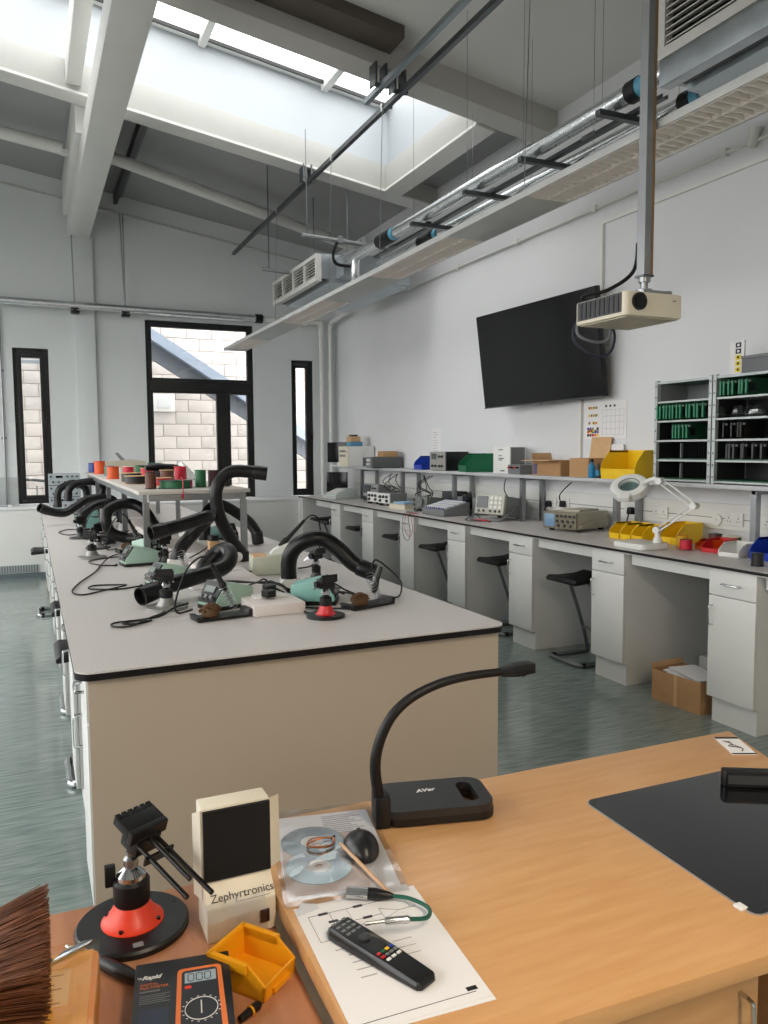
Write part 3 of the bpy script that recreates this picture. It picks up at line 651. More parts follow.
sc2 = thing('oscilloscope', 'tilted grey digital oscilloscope with carrying handle behind a shelf post', 'oscilloscope', (3.74,6.02,BZ+.001), A90+R_(16))
tl = mk('body', B().box(-.16,.16,.03,.34,0,.17), mat('scope_grey', (138,142,140), .45), sc2, bevel=.01, loc=(0,.02,.06), rot=(R_(-9),0,0))
bz = mk('bezel', B().box(-.17,.17,0,.035,-.005,.175), mat('scope_bezel', (190,188,176), .45), sc2, bevel=.008, loc=(0,.02,.06), rot=(R_(-9),0,0))
mk('screen', B().box(-.15,-.02,-.004,0,.05,.16), mat('scope_dark', (58,66,70), .2), bz)
for i in range(3):
    for k in range(3): mk('button', B().box(.01+.05*k,.045+.05*k,-.006,0,.05+.04*i,.075+.04*i), white_pl, bz)
knobs(bz, [(-.12,.025),(-.06,.025),(.02,.025),(.08,.025),(.13,.025)], .012, 0)
for s in (-1,1): mk('handle_arm', B().tube(spline([(s*.18,.2,.12),(s*.19,.08,.06),(s*.185,-.01,.02),(s*.17,-.03,.012)]),.012,8), grey_pl, sc2)
mk('handle_bar', B().cyl((-.17,-.03,.012),(.17,-.03,.012),.012,n=10), grey_pl, sc2); mk('rear_feet', B().box(-.14,-.11,.3,.33,0,.04).box(.11,.14,.3,.33,0,.04), black_pl, sc2)
ld = thing('test_leads', 'red and black test leads coiled in front of the tilted oscilloscope', 'cable', (3.62,5.95,BZ+.001))
mk('red_lead', B().tube(spline([(0,-.16,.005),(.02,-.1,.02),(.0,-.02,.006),(.06,.02,.012),(.02,.1,.006),(-.02,.04,.01),(.03,-.05,.015)],6),.005,6), red_pl, ld)
mk('black_lead', B().tube(spline([(.06,-.1,.005),(.0,-.03,.012),(-.06,.08,.006),(-.02,.2,.008),(.05,.16,.05),(.08,.08,.005)],6),.004,6), black_soft, ld)
mk('grey_lead', B().tube(spline([(.1,.16,.08),(.02,.22,.01),(-.06,.16,.008),(-.07,.04,.006),(-.02,-.06,.008),(.05,-.02,.006)],6),.003,6), grey_pl, ld)
bb = thing('breadboard_trainer', 'grey sloping breadboard trainer with blue edged white boards', 'trainer', (3.56,6.72,BZ+.001), A90+R_(4))
mk('case', B().prism([(0,0),(.30,0),(.30,.13),(0,.06)], -.2, .2, 'x'), grey_pl, bb, bevel=.006)
for i in range(4): 
    o = mk('breadboard', B().box(-.18,.18,.0,.05,0,.012), white_pl, bb, loc=(0,.03+.062*i,.069+.0145*i), rot=(R_(13),0,0)); mk('rail', B().box(-.18,.18,.05,.056,0,.013), mat('rail_blue',(70,120,190),.4), o)
for i in range(10): mk('terminal', B().cyl((-.17+.038*i,.012,.062),(-.17+.038*i,.012,.085),.006,n=8), blue_pl if i%2 else grey_pl, bb)
gb = thing('power_unit', 'grey box with a black display standing behind the breadboard trainer', 'instrument', (3.905,6.62,BZ+.001), A90+R_(4))
mk('case', B().box(-.2,.14,.0,.14,0,.17), grey_pl, gb, bevel=.005); mk('display', B().box(-.08,.06,-.02,.0,.06,.2), screen_m, gb, bevel=.003)
bk = thing('book', 'pale book with a blue sheet lying on the worktop', 'book', (3.60,7.62,BZ+.001), A90+R_(6))
mk('pages', B().box(-.16,.16,0,.24,0,.05), cream_pl, bk); mk('cover', B().box(-.162,.162,-.004,.244,.05,.056), beige_eq, bk); mk('blue_sheet', B().box(-.1,.12,.02,.22,.056,.075), mat('sheet_blue',(150,188,220),.6), bk)
pg = thing('signal_generator', 'tall grey instrument with a round dial and coiled cable behind the book', 'instrument', (3.66,7.22,BZ+.001), A90+R_(8))
mk('case', B().box(-.13,.13,0,.26,0.03,.16), mat('case_grey_green',(112,116,110),.5), pg, bevel=.006, rot=(R_(-6),0,0)); mk('dial', B().cyl((.04,-.0,.10),(.04,-.02,.10),.045,n=20), grey_pl, pg); knobs(pg,[(-.08,.12),(-.08,.07)],.012,0)
mk('cable', B().tube(spline([(.05,-.03,.06),(.06,-.08,.02),(.1,-.12,.01),(.0,-.14,.008),(-.06,-.11,.008)]),.006,8), grey_pl, pg); mk('foot', B().box(-.12,.12,.02,.24,0,.035), black_pl, pg)
hl = thing('hanging_leads', 'red and black test leads hanging over the worktop edge', 'cable', (3.40,6.98,BZ))
mk('red_lead', B().tube(spline([(.12,.02,.006),(.03,.01,.008),(-.002,.0,-.02),(-.004,.04,-.12),(.0,-.02,-.2),(.0,-.10,-.21),(-.002,-.15,-.14),(-.002,-.12,-.04),(.03,-.1,.008),(.1,-.08,.006)],6),.0026,6), red_pl, hl)
mk('black_lead', B().tube(spline([(.12,.08,.006),(.03,.06,.008),(-.006,.05,-.02),(-.006,.08,-.14),(-.002,.04,-.24),(-.002,-.06,-.25),(-.006,-.1,-.15),(-.006,-.06,-.03),(.03,-.06,.008)],6),.0026,6), black_soft, hl)
for i, (y, l) in enumerate(((8.18,'small grey power supply with three knobs next to the book'),(8.50,'small grey power supply with three knobs next to the white tray'))):
    t = thing('power_supply', l, 'power supply', (3.70,y,BZ+.001), A90+R_(8), 'small knobbed supplies')
    mk('case', B().box(-.12,.12,.012,.24,.025,.14), grey_pl, t, bevel=.004); mk('panel', B().box(-.12,.12,0,.012,.025,.14), white_pl, t)
    knobs(t, [(-.07,.1),(0,.1),(.07,.1),(-.07,.055),(.07,.055)], .018, 0, .02); mk('foot', B().box(-.11,-.07,.0,.04,0,.025).box(.07,.11,.0,.04,0,.025).box(-.11,.11,.18,.22,0,.025), black_pl, t)
sc3 = thing('oscilloscope', 'small tilted oscilloscope near the far end of the worktop', 'oscilloscope', (3.86,8.98,BZ+.001), A90+R_(14))
mk('body', B().box(-.15,.15,.0,.2,.06,.22), MATS['scope_grey'], sc3, bevel=.006, rot=(R_(-10),0,0)); mk('screen', B().box(-.13,.0,-.008,0,.1,.2), MATS['scope_dark'], sc3, rot=(R_(-10),0,0)); mk('foot', B().box(-.14,.14,.02,.16,0,.08), dark_grey, sc3); knobs(sc3,[(.05,.1),(.1,.1),(.05,.16),(.1,.16)],.012,.02)
tk = thing('label_printer', 'white sloping bench instrument at the far end of the worktop', 'instrument', (3.56,9.6,BZ+.001), A90+R_(10))
mk('case', B().prism([(0,0),(.34,0),(.34,.13),(.22,.13),(0,.05)], -.16,.16,'x'), mat('case_pale',(190,198,196),.45), tk, bevel=.008); mk('keypad', B().box(-.12,.12,0,.16,0,.01), white_pl, tk, loc=(0,.03,.064), rot=(R_(20),0,0))
mn = thing('monitor', 'black monitor standing on the worktop under the far end of the shelf', 'monitor', (3.90,10.22,BZ+.001), A90+R_(30))
mk('screen', B().box(-.18,.18,0,.03,.05,.33), screen_m, mn, bevel=.005); mk('base', B().box(-.1,.1,-.06,.1,0,.015), black_pl, mn); mk('stem', B().box(-.03,.03,.01,.04,.015,.06), black_pl, mn)
rnd = random.Random(11)
for i, (y, l) in enumerate(((8.75,'tangle of black cables under the shelf by the small oscilloscope'),(7.9,'tangle of black cables hanging under the shelf behind the supplies'))):
    t = thing('cable_tangle', l, 'cable', (4.05,y,BZ+.002))
    for k in range(4):
        pts = [(rnd.uniform(-.06,.08), rnd.uniform(-.2,.2), .006+.28*(q/5)**1.6+rnd.uniform(0,.05)) for q in range(6)]; pts[0] = (0,rnd.uniform(-.2,.2),.006); pts[-1] = (.05,rnd.uniform(-.2,.2),.34)
        mk('cable', B().tube(spline(pts,6),.005,6), black_soft, t)
bx = mk('equipment_case', B().box(3.98,4.16,7.08,7.30,BZ+.001,1.10).box(3.975,3.98,7.12,7.26,.95,1.05), mat('case_charcoal',(46,48,50),.5), bevel=.006); tag(bx,'charcoal equipment case under the shelf beside the breadboard trainer','case')

# ---- things on the shelf
SZ = 1.3155
t = thing('desktop_computer', 'cream desktop computer case lying at the far end of the shelf', 'computer', (3.84,9.80,SZ), A90)
mk('case', B().box(-.17,.17,.012,.38,0,.27), white_pl, t, bevel=.005); mk('bezel', B().box(-.17,.17,0,.012,0,.27), cream_pl, t, bevel=.004); mk('drive_slot', B().box(-.13,.08,-.003,0,.19,.22).box(-.13,.08,-.003,0,.13,.16), grey_pl, t); knobs(t,[(.12,.2)],.012,0,.006,grey_pl)
t = thing('carton_stack', 'blue topped carton on the cream computer case', 'box', (3.94,9.84,SZ+.271), A90); mk('body', B().box(-.09,.09,0,.16,0,.06), mat('carton_blue',(86,140,170),.6), t, bevel=.003); mk('tape', B().box(-.02,.02,-.001,.161,.059,.061), card_tan, t)
t = thing('carton', 'orange brown carton on top of the blue topped carton', 'box', (3.945,9.86,SZ+.332), A90); mk('body', B().box(-.085,.085,0,.14,0,.07), card_tan, t, bevel=.003); mk('strap', B().box(-.05,.03,.02,.12,.07,.095), dark_grey, t)
t = thing('monitor', 'black flat monitor at the far end of the shelf behind the cream computer', 'monitor', (3.96,10.28,SZ), A90+R_(35))
mk('screen', B().box(-.19,.15,0,.03,.05,.33), screen_m, t, bevel=.004); mk('base', B().box(-.1,.08,-.06,.1,0,.015), white_pl, t); mk('stem', B().box(-.03,.03,.005,.035,.015,.06), white_pl, t)
t = thing('power_supply', 'long grey bench power supply overhanging the shelf edge', 'power supply', (3.79,8.88,SZ), A90)
mk('case', B().box(-.13,.13,.02,.42,.008,.135), mat('case_dark_grey',(88,90,90),.45), t, bevel=.004); mk('panel', B().box(-.13,.13,0,.02,.008,.135), grey_pl, t); mk('meter', B().box(-.11,-.01,-.006,0,.03,.12), MATS['scope_dark'], t); knobs(t,[(.04,.095),(.09,.095),(.04,.045),(.09,.045)],.015,0,.02,white_pl); mk('foot', B().box(-.12,.12,.05,.4,0,.008), black_pl, t)
t = thing('carton', 'brown parts carton on the long grey power supply', 'box', (3.95,8.86,SZ+.136), A90); mk('body', B().box(-.11,.11,0,.2,0,.07), card_brown, t, bevel=.002); mk('label_strip', B().box(-.112,-.05,-.001,.1,.005,.071), paper, t)
t = thing('power_supply', 'grey fronted power unit with black casing on the shelf beside the blue bin', 'power supply', (3.94,7.33,SZ), A90)
mk('panel', B().box(-.17,.17,0,.012,.005,.2), mat('panel_grey',(150,148,142),.45), t); mk('case', B().box(-.17,.17,.012,.28,.005,.2), black_pl, t, bevel=.004); mk('meter', B().box(-.13,-.02,-.004,0,.12,.18), MATS['scope_dark'], t); knobs(t,[(.05,.15),(.11,.15),(-.1,.05),(-.03,.05),(.05,.05),(.11,.05)],.014,0,.018); mk('foot', B().box(-.15,.15,.02,.25,0,.006), black_pl, t)
t = thing('carton', 'white printed carton standing on the shelf beside the green bin', 'box', (3.99,6.17,SZ), A90)
mk('body', B().box(-.14,.14,0,.17,0,.245), white_pl, t, bevel=.002); mk('side_panel', B().box(.14,.1405,.01,.16,.02,.24), grey_pl, t)
for i,(z,wd) in enumerate(((.215,.07),(.16,.05),(.135,.09),(.12,.06))): mk('print_line', B().box(-.05,-.05+wd,-.001,0,z,z+.008), ink, t)
mk('print_line', B().box(-.02,.05,-.001,0,.02,.03), ink, t)
t = thing('terminal_box', 'small grey terminal box with red and black posts beside the white carton', 'instrument', (3.96,5.92,SZ), A90)
mk('case', B().box(-.1,.09,0,.2,0,.085), grey_pl, t, bevel=.004)
for i in range(4): mk('terminal', B().cyl((-.07+.045*i,0,.06),(-.07+.045*i,-.02,.06),.009,n=8), (red_pl, black_pl)[i%2], t)
b1 = carton('cardboard_box', 'open cardboard box with a light flap folded out on the shelf', .36, .22, .13, (3.99,5.48,SZ), A90+R_(4), card_brown, [('front',-2,.13),('left',70,.06)])
mk('label_strip', B().box(-.17,-.12,-.002,-.0005,.01,.1), mat('label_violet',(92,86,130),.6), b1)
b2 = carton('cardboard_box', 'tall cardboard box with an upright flap on the shelf beside the yellow bin', .24, .2, .15, (4.0,5.06,SZ), A90, card_brown, [('back',82,.17)])
t = thing('spray_bottle', 'blue labelled bottle on the shelf in front of the tall cardboard box', 'bottle', (3.965,4.86,SZ)); mk('body', B().lathe([(.025,0),(.028,.01),(.028,.09),(.014,.11),(.012,.12)],16), mat('bottle_blue',(36,130,176),.4), t); mk('cap', B().lathe([(.014,.12),(.014,.145),(.006,.15)],12), black_pl, t)
t = thing('spray_bottle', 'dark bottle with blue band between the blue bottle and the yellow bin', 'bottle', (3.97,4.79,SZ)); mk('body', B().lathe([(.02,0),(.022,.01),(.022,.08),(.012,.1),(.011,.115)],16), dark_grey, t); mk('band', B().lathe([(.0225,.02),(.0225,.06)],16), MATS['bottle_blue'], t)
t = thing('file_folder', 'white folder leaning on the wall behind the tall cardboard box', 'folder', (4.22,4.9,SZ), A90); mk('cover', B().box(-.1,.1,0,.008,0,.26), paper, t); mk('spine', B().box(-.104,-.1,-.002,.01,0,.26), grey_pl, t)

# ---- board rack
rk = thing('board_rack', 'grey metal rack of shelves for circuit boards on the bench shelf', 'rack', (0,0,0))
rack_m = mat('rack_metal', (176,182,182), .4, .3)
Y0, Y1, Y2 = 4.15, 3.67, 3.12
for y in (Y0, Y1+.012, Y1-.022, Y2):
    po = mk('post', B().box(3.925,3.95,y-.012,y+.012,SZ,2.0), rack_m, rk); mk('post', B().box(4.19,4.215,y-.012,y+.012,SZ,2.0), rack_m, rk)
    for k in range(9): mk('bolt', B().cyl((3.926,y,1.36+.075*k),(3.921,y,1.36+.075*k),.005,n=8), dark_steel, po)
levels = [1.335,1.466,1.597,1.728,1.857]
for (a, c) in ((Y1+.024,Y0-.012),(Y2+.012,Y1-.034)):
    for z in levels: mk('shelf', B().box(3.93,4.21,a,c,z-.012,z), rack_m, rk)
    mk('top_rail', B().box(3.93,3.95,a,c,1.975,1.99).box(4.19,4.21,a,c,1.975,1.99), rack_m, rk)
    mk('back_panel', B().box(4.205,4.212,a,c,1.33,1.85), mat('rack_black',(26,28,28),.5), rk); mk('back_panel', B().box(4.205,4.212,a,c,1.862,1.98), mat('rack_back_grey',(128,132,132),.5) if a > 3.6 else MATS['rack_black'], rk)
    mk('guide_strip', B().box(3.932,4.2,a+.01,c-.01,1.972,1.976), pcb_green, rk)
    for z in levels[:2]: mk('guide_strip', B().box(3.935,4.2,a+.005,c-.005,z,z+.008), pcb_green, rk)
    mk('side_panel', B().box(3.95,4.19,c-.003,c,1.34,1.845), MATS['rack_black'], rk); mk('side_panel', B().box(3.95,4.19,c-.003,c,1.86,1.975), mat('rack_back_grey',(128,132,132),.5), rk)
def board(label, y, z, h, group, dx=0.0, m=pcb_green, comps=True):
    t = thing('circuit_board', label, 'circuit board', (3.94+dx,y,z+.0005), A90, group)
    mk('board', B().box(-.0008,.0008,0,.2,0,h), m, t)
    if comps:
        mk('edge_connector', B().box(-.006,.006,-.008,.004,h*.1,h*.9), m if m is not pcb_green else mat('connector_green',(30,120,84),.4), t)
        mk('chip', B().box(.001,.012,.02,.06,h*.25,h*.7), black_pl, t); mk('capacitor', B().cyl((.0,.01,h*.82),(.016,.01,h*.82),.007,n=10), alu, t)
    return t
gl = 'green boards in the second row beside the plain wall'
for y in (4.125,4.10,4.065,4.04,4.01,3.985,3.95,3.92,3.865,3.84,3.80,3.775,3.73): board('green circuit board in the full row under the empty top bay of the rack', y, 1.728, .112, gl, -.02)
for y in (4.0,3.975,3.945,3.91,3.88): board('green circuit board standing in the middle row of the rack near the yellow bin', y, 1.597, .11, 'green boards in the middle row near the yellow bin')
for y in (3.60,3.575,3.54,3.51,3.46,3.44,3.41): board('green circuit board standing in the top right bay of the rack', y, 1.857, .105, 'green boards in the top right bay', -.012)
for y in (3.55,3.53,3.50,3.44,3.43,3.36,3.30,3.22): board('dark circuit board with pale edges in the lower right bay of the rack', y, 1.466, .11, 'dark boards in the lower right bay', 0, dark_grey)
for y in (3.58,3.52,3.47,3.45): board('black circuit board with pale edge standing under the plastic bag in the rack', y, 1.597, .11, 'black boards under the plastic bag', 0, black_pl)
for z, l in ((1.466,'black slot divider in the second lowest left bay of the rack'),(1.335,'black slot divider in the lowest left bay of the rack')):
    for k in range(11): 
        t = thing('slot_divider', l, 'divider', (3.95,3.70+.022*k,z+.0085), A90, 'black dividers, '+('upper' if z > 1.4 else 'lower')+' of two bays')
        mk('plate', B().box(-.0008,.0008,0,.2,0,.105), black_pl, t)
    t = thing('slot_divider', 'taller grey edged divider leading the '+('upper' if z > 1.4 else 'lower')+' row of black dividers', 'divider', (3.942,3.935,z+.0085), A90); mk('plate', B().box(-.003,.003,0,.2,0,.1), grey_pl, t)
pb = thing('plastic_bag', 'crumpled clear plastic bag on the second right shelf of the rack', 'plastic bag', (4.0,3.5,1.7285))
rnd = random.Random(5); bag = B()
for k in range(6):
    c_ = Vector((rnd.uniform(-.04,.06), -.11+.05*k, .03)); bag.lathe([(rnd.uniform(.02,.03),0),(rnd.uniform(.04,.055),.02),(rnd.uniform(.03,.045),.045),(rnd.uniform(.008,.02),.075)],7,(c_.x,c_.y,0))
mk('bag', bag, glass_mat('bag_film',(214,222,222),.25,.15,True), pb)
t = thing('manual', 'brown paper manual lying slanted on the middle right shelf of the rack', 'booklet', (4.08,3.27,1.5975), A90); mk('cover', B().box(-.1,.1,0,.01,0,.105), mat('manual_brown',(120,92,70),.7), t); mk('pages', B().box(-.098,.098,.01,.03,0,.1), paper, t)
t = thing('sign_card', 'tall white card with yellow and black pictograms standing on the rack', 'sign', (3.955,3.51,1.99), A90)
mk('card', B().box(-.055,.05,0,.012,0,.2), paper, t)
for i in range(5): mk('pictogram', B().box(-.012,.028,-.001,0,.012+.037*i,.042+.037*i), (mat('sign_yellow',(232,208,40),.6) if i < 3 else black_ink), t); mk('symbol', B().box(0,.016,-.0014,-.0009,.02+.037*i,.034+.037*i), black_ink if i < 3 else paper, t)
t = thing('equipment_case', 'grey metal case lying on top of the board rack', 'case', (3.925,3.2,1.9905), A90); mk('case', B().box(-.25,.24,0,.27,0,.1), mat('case_mid_grey',(104,106,110),.4), t, bevel=.003); mk('lid', B().box(-.25,.24,-.006,.0,.085,.1), MATS['case_mid_grey'], t)
t = thing('paper_strip', 'white paper pinned to the wall behind the rack sign', 'paper', (4.248,3.52,2.02), A90); mk('sheet', B().box(-.03,.05,0,.001,0,.15), paper, t); mk('pin', B().cyl((0,0,.14),(0,-.003,.14),.003,n=6), steel, t)

# ---- wall charts
t = thing('resistor_chart', 'white resistor colour code chart on the wall below the television', 'chart', (4.248,5.05,1.62), A90)
mk('sheet', B().box(-.26,.25,-.002,0,0,.3), paper, t)
cols = [(30,30,32),(110,60,30),(190,30,36),(228,110,30),(236,206,40),(40,140,70),(40,70,170),(120,60,140),(130,130,132),(240,240,240)]
for i in range(4):
    mk('resistor', B().box(-.21,-.09,-.0026,-.002,.245-.062*i,.262-.062*i), mat('resistor_body',(214,196,110),.6), t)
    for k in range(4): cc = cols[(i*3+k*2+1) % 10]; mk('colour_band', B().box(-.2+.028*k,-.186+.028*k,-.003,-.0024,.243-.062*i,.264-.062*i), mat('band_%d_%d_%d'%cc, cc, .6), t)
for r in range(3):
    for k in range(5): cc = cols[(r*3+k) % 10]; mk('colour_swatch', B().box(-.22+.03*k,-.195+.03*k,-.0026,-.002,.02+.026*r,.042+.026*r), mat('band_%d_%d_%d'%cc, cc, .6), t)
for k in range(5): mk('table_line', B().box(-.03,.22,-.0026,-.002,.03+.05*k,.032+.05*k), mat('pale_line',(170,172,178),.7), t)
for k in range(6): mk('table_line', B().box(-.03+.05*k,-.028+.05*k,-.0026,-.002,.03,.232), MATS['pale_line'], t)
for k in range(3): mk('heading_mark', B().box(.0+.05*k,.022+.05*k,-.0026,-.002,.252,.27), ink, t)
t = thing('notice', 'pale notice sheet on the wall above the grey power unit', 'notice', (4.248,7.93,1.48), A90); mk('sheet', B().box(-.11,.11,-.001,0,0,.3), paper, t)
for k in range(8): mk('text_line', B().box(-.08,.06-.02*(k%3),-.0015,-.001,.04+.03*k,.046+.03*k), mat('faint_ink',(176,178,182),.7), t)

# ---- television
tv = thing('television', 'large black flat television tilted out from the right wall', 'television', (4.0,5.69,2.36), A90)
tvr = (R_(6.8), R_(-.9), R_(5.85))
tb = mk('cabinet', B().box(-.759,.759,.012,.06,-.428,.428), black_pl, tv, bevel=.006, rot=tvr)
mk('screen', B().box(-.755,.755,.004,.013,-.418,.424), screen_m, tv, rot=tvr)
mk('bottom_bezel', B().box(-.759,.759,.0,.014,-.430,-.418), dark_grey, tv, rot=tvr)
mk('logo_tab', B().box(-.03,.03,.002,.02,-.44,-.428), grey_pl, tv, rot=tvr)
mk('wall_bracket', B().box(-.2,.2,.21,.247,-.15,.15).box(-.04,.04,.05,.22,-.05,.05), dark_steel, tv)
# ---- projector on its pole
pj = thing('projector', 'cream and grey projector hanging under the ceiling pole', 'projector', (2.275,2.577,2.062), 0)
mk('body', B().prism(rrect(-.146,.146,-.157,.157,.018,3), 0, .095), cream_pl, pj, bevel=.01)
mk('underside', B().box(-.13,.13,-.14,.14,-.004,.001), beige_eq, pj)
mk('side_vent', B().box(-.150,-.143,-.13,.135,.015,.09), dark_grey, pj)
for i in range(9): mk('vent_slat', B().box(-.153,-.149,-.12+.028*i,-.104+.028*i,.02,.084), black_pl, pj)
ln_ = mk('lens_ring', B().cyl((-.085,-.153,.055),(-.085,-.168,.055),.034,n=28), black_pl, pj); mk('lens', B().cyl((-.085,-.164,.055),(-.085,-.1695,.055),.026,n=24), screen_m, ln_)
mk('badge', B().box(.09,.105,-.1585,-.157,.065,.07), grey_pl, pj)
mk('top_frame', B().box(.0,.15,-.09,-.082,.095,.12), steel, pj); mk('top_frame', B().box(.0,.15,.082,.09,.095,.12), steel, pj); mk('frame_bar', B().tube([(.0,-.086,.12),(.085,0,.125),(.15,.086,.12)],.005,6), steel, pj); mk('frame_bar', B().tube([(.15,-.086,.12),(.085,0,.125),(.0,.086,.12)],.005,6), steel, pj)
mk('mount', B().cyl((.085,0,.12),(.085,0,.14),.032,n=16).cyl((.085,0,.14),(.085,0,.17),.015,n=12).cyl((.085,0,.17),(.085,0,.19),.024,n=12), steel, pj)
mk('cable', B().tube(spline([(-.06,.157,.06),(-.1,.21,.02),(-.11,.2,-.06),(-.03,.16,-.12),(.04,.15,-.1),(.07,.16,-.02),(.03,.17,.05)],8),.006,8), mat('cable_navy',(30,32,54),.5), pj)
mk('cable', B().tube(spline([(-.05,.157,.05),(-.09,.2,.03),(-.1,.19,-.03),(-.03,.16,-.06),(.03,.15,-.04),(.05,.16,.04)],8),.006,8), grey_pl, pj)
mk('cable', B().tube(spline([(-.05,.157,.09),(-.09,.18,.13),(-.02,.1,.15),(.06,.04,.22),(.085,.042,.34)],8),.008,8), black_soft, pj)
pp = thing('projector_pole', 'square steel ceiling pole holding the projector', 'pole', (2.36,2.577,2.249))
mk('pole', B().box(-.022,.022,-.022,.022,.01,zs(2.36)-2.25), mat('pole_steel',(150,152,154),.35,.6), pp); mk('channel_lip', B().box(.012,.023,-.0245,-.0215,.01,zs(2.36)-2.25), mat('pole_edge',(150,118,84),.4,.4), pp); mk('end_plate', B().box(-.027,.027,-.027,.027,.003,.011), dark_steel, pp)
# ================================================================== island bench
IX0, IX1, IY0, IY1 = .10, 1.59, 2.41, 9.72
isl = thing('island_worktop', 'long island worktop with speckled grey top and black edge', 'worktop', (0,0,0))
seams = [IY0, 4.43, 7.0, IY1]
for i in range(3):
    y0, y1 = seams[i]+(.001 if i else 0), seams[i+1]-.001
    if i == 0:
        poly = [(IX0,y1),(IX0,y0+.05)] + [(IX0+.05-.05*math.cos(R_(a)), y0+.05-.05*math.sin(R_(a))) for a in (20,45,70)] + [(IX0+.05,y0),(IX1-.05,y0)] + [(IX1-.05+.05*math.sin(R_(a)), y0+.05-.05*math.cos(R_(a))) for a in (20,45,70)] + [(IX1,y0+.05),(IX1,y1)]
        mk('top', B().prism(poly, .894, BZ), top_grey, isl); mk('edge_strip', B().prism(poly, .8735, .8945), edge_black, isl)
    else:
        mk('top', B().box(IX0,IX1,y0,y1,.894,BZ), top_grey, isl); mk('edge_strip', B().box(IX0,IX1,y0,y1,.8735,.8945), edge_black, isl)
tag(mk('end_panel', B().box(.135,1.565,2.435,2.455,0,.8715), lam_cream), 'wide cream end panel of the island facing the wooden desk', 'panel'); tag(mk('end_panel', B().box(.135,1.565,9.66,9.68,0,.8715), lam_cream), 'cream end panel of the island facing the window ledge', 'panel')
tag(mk('centre_panel', B().box(.84,.86,2.456,9.659,0,.8715), lam_white), 'white panel along the middle of the island under the worktop', 'panel')
ig = 'white base cabinets under the island bench'
def icab(label, x, y, rz):
    return dup(c0, (x,y,0), rz, label, ig)
for k, y in enumerate((2.62,3.55,4.55,5.56,6.57,7.58,8.6,9.45)):
    for side, x, rz in (('window wall',.13,A90),('bench',1.57,-A90)):
        o = icab('white island cabinet %s' % (('by the wide end panel' if k == 0 else 'by the far end panel' if k == 7 else 'between knee holes') + (', door facing the right-wall cabinets' if x > 1 else ', door facing the open floor')), x, y, rz)
        for ch in o.children: ch.scale = (1, .86, 1)
for y, x, l in ((3.95,.12,'stool with black seat at the island knee hole next to the end panel cabinets'),(5.05,.13,'stool with black seat at the middle knee hole of the island'),(8.08,.03,'stool with black seat pulled out at the far end of the island')):
    s = stool(l, 'stools along the island bench', chrome); s.location = (x,y,0)

# raised shelf over the island
ish = thing('raised_shelf', 'raised grey shelf on steel legs over the middle of the island', 'shelf', (0,0,0))
mk('board', B().box(.575,1.235,4.72,9.45,1.29,1.312), mat('shelf_pale', (188,182,174), .45), ish, bevel=.003)
mk('rail', B().box(.6,.625,4.75,9.42,1.245,1.29).box(1.19,1.215,4.75,9.42,1.245,1.29), steel, ish)
for y in (4.75,5.9,7.1,8.3,9.38):
    for x in (.6,1.18): mk('leg', B().box(x,x+.035,y-.018,y+.018,BZ,1.245), steel, ish)
    mk('crossbar', B().box(.635,1.18,y-.012,y+.012,1.25,1.288), steel, ish)
trk = thing('service_trunking', 'low white service trunking along the centre of the island', 'trunking', (0,0,0))
mk('box', B().box(.775,.985,2.94,9.3,BZ,.944), mat('trunk_white',(216,208,204),.45), trk, bevel=.004)
for i, y in enumerate((3.12,3.9,4.6,5.5,6.4,7.3)): mk('socket_plate', B().box(.82,.95,y-.045,y+.045,.944,.952), white_pl, trk, bevel=.002)

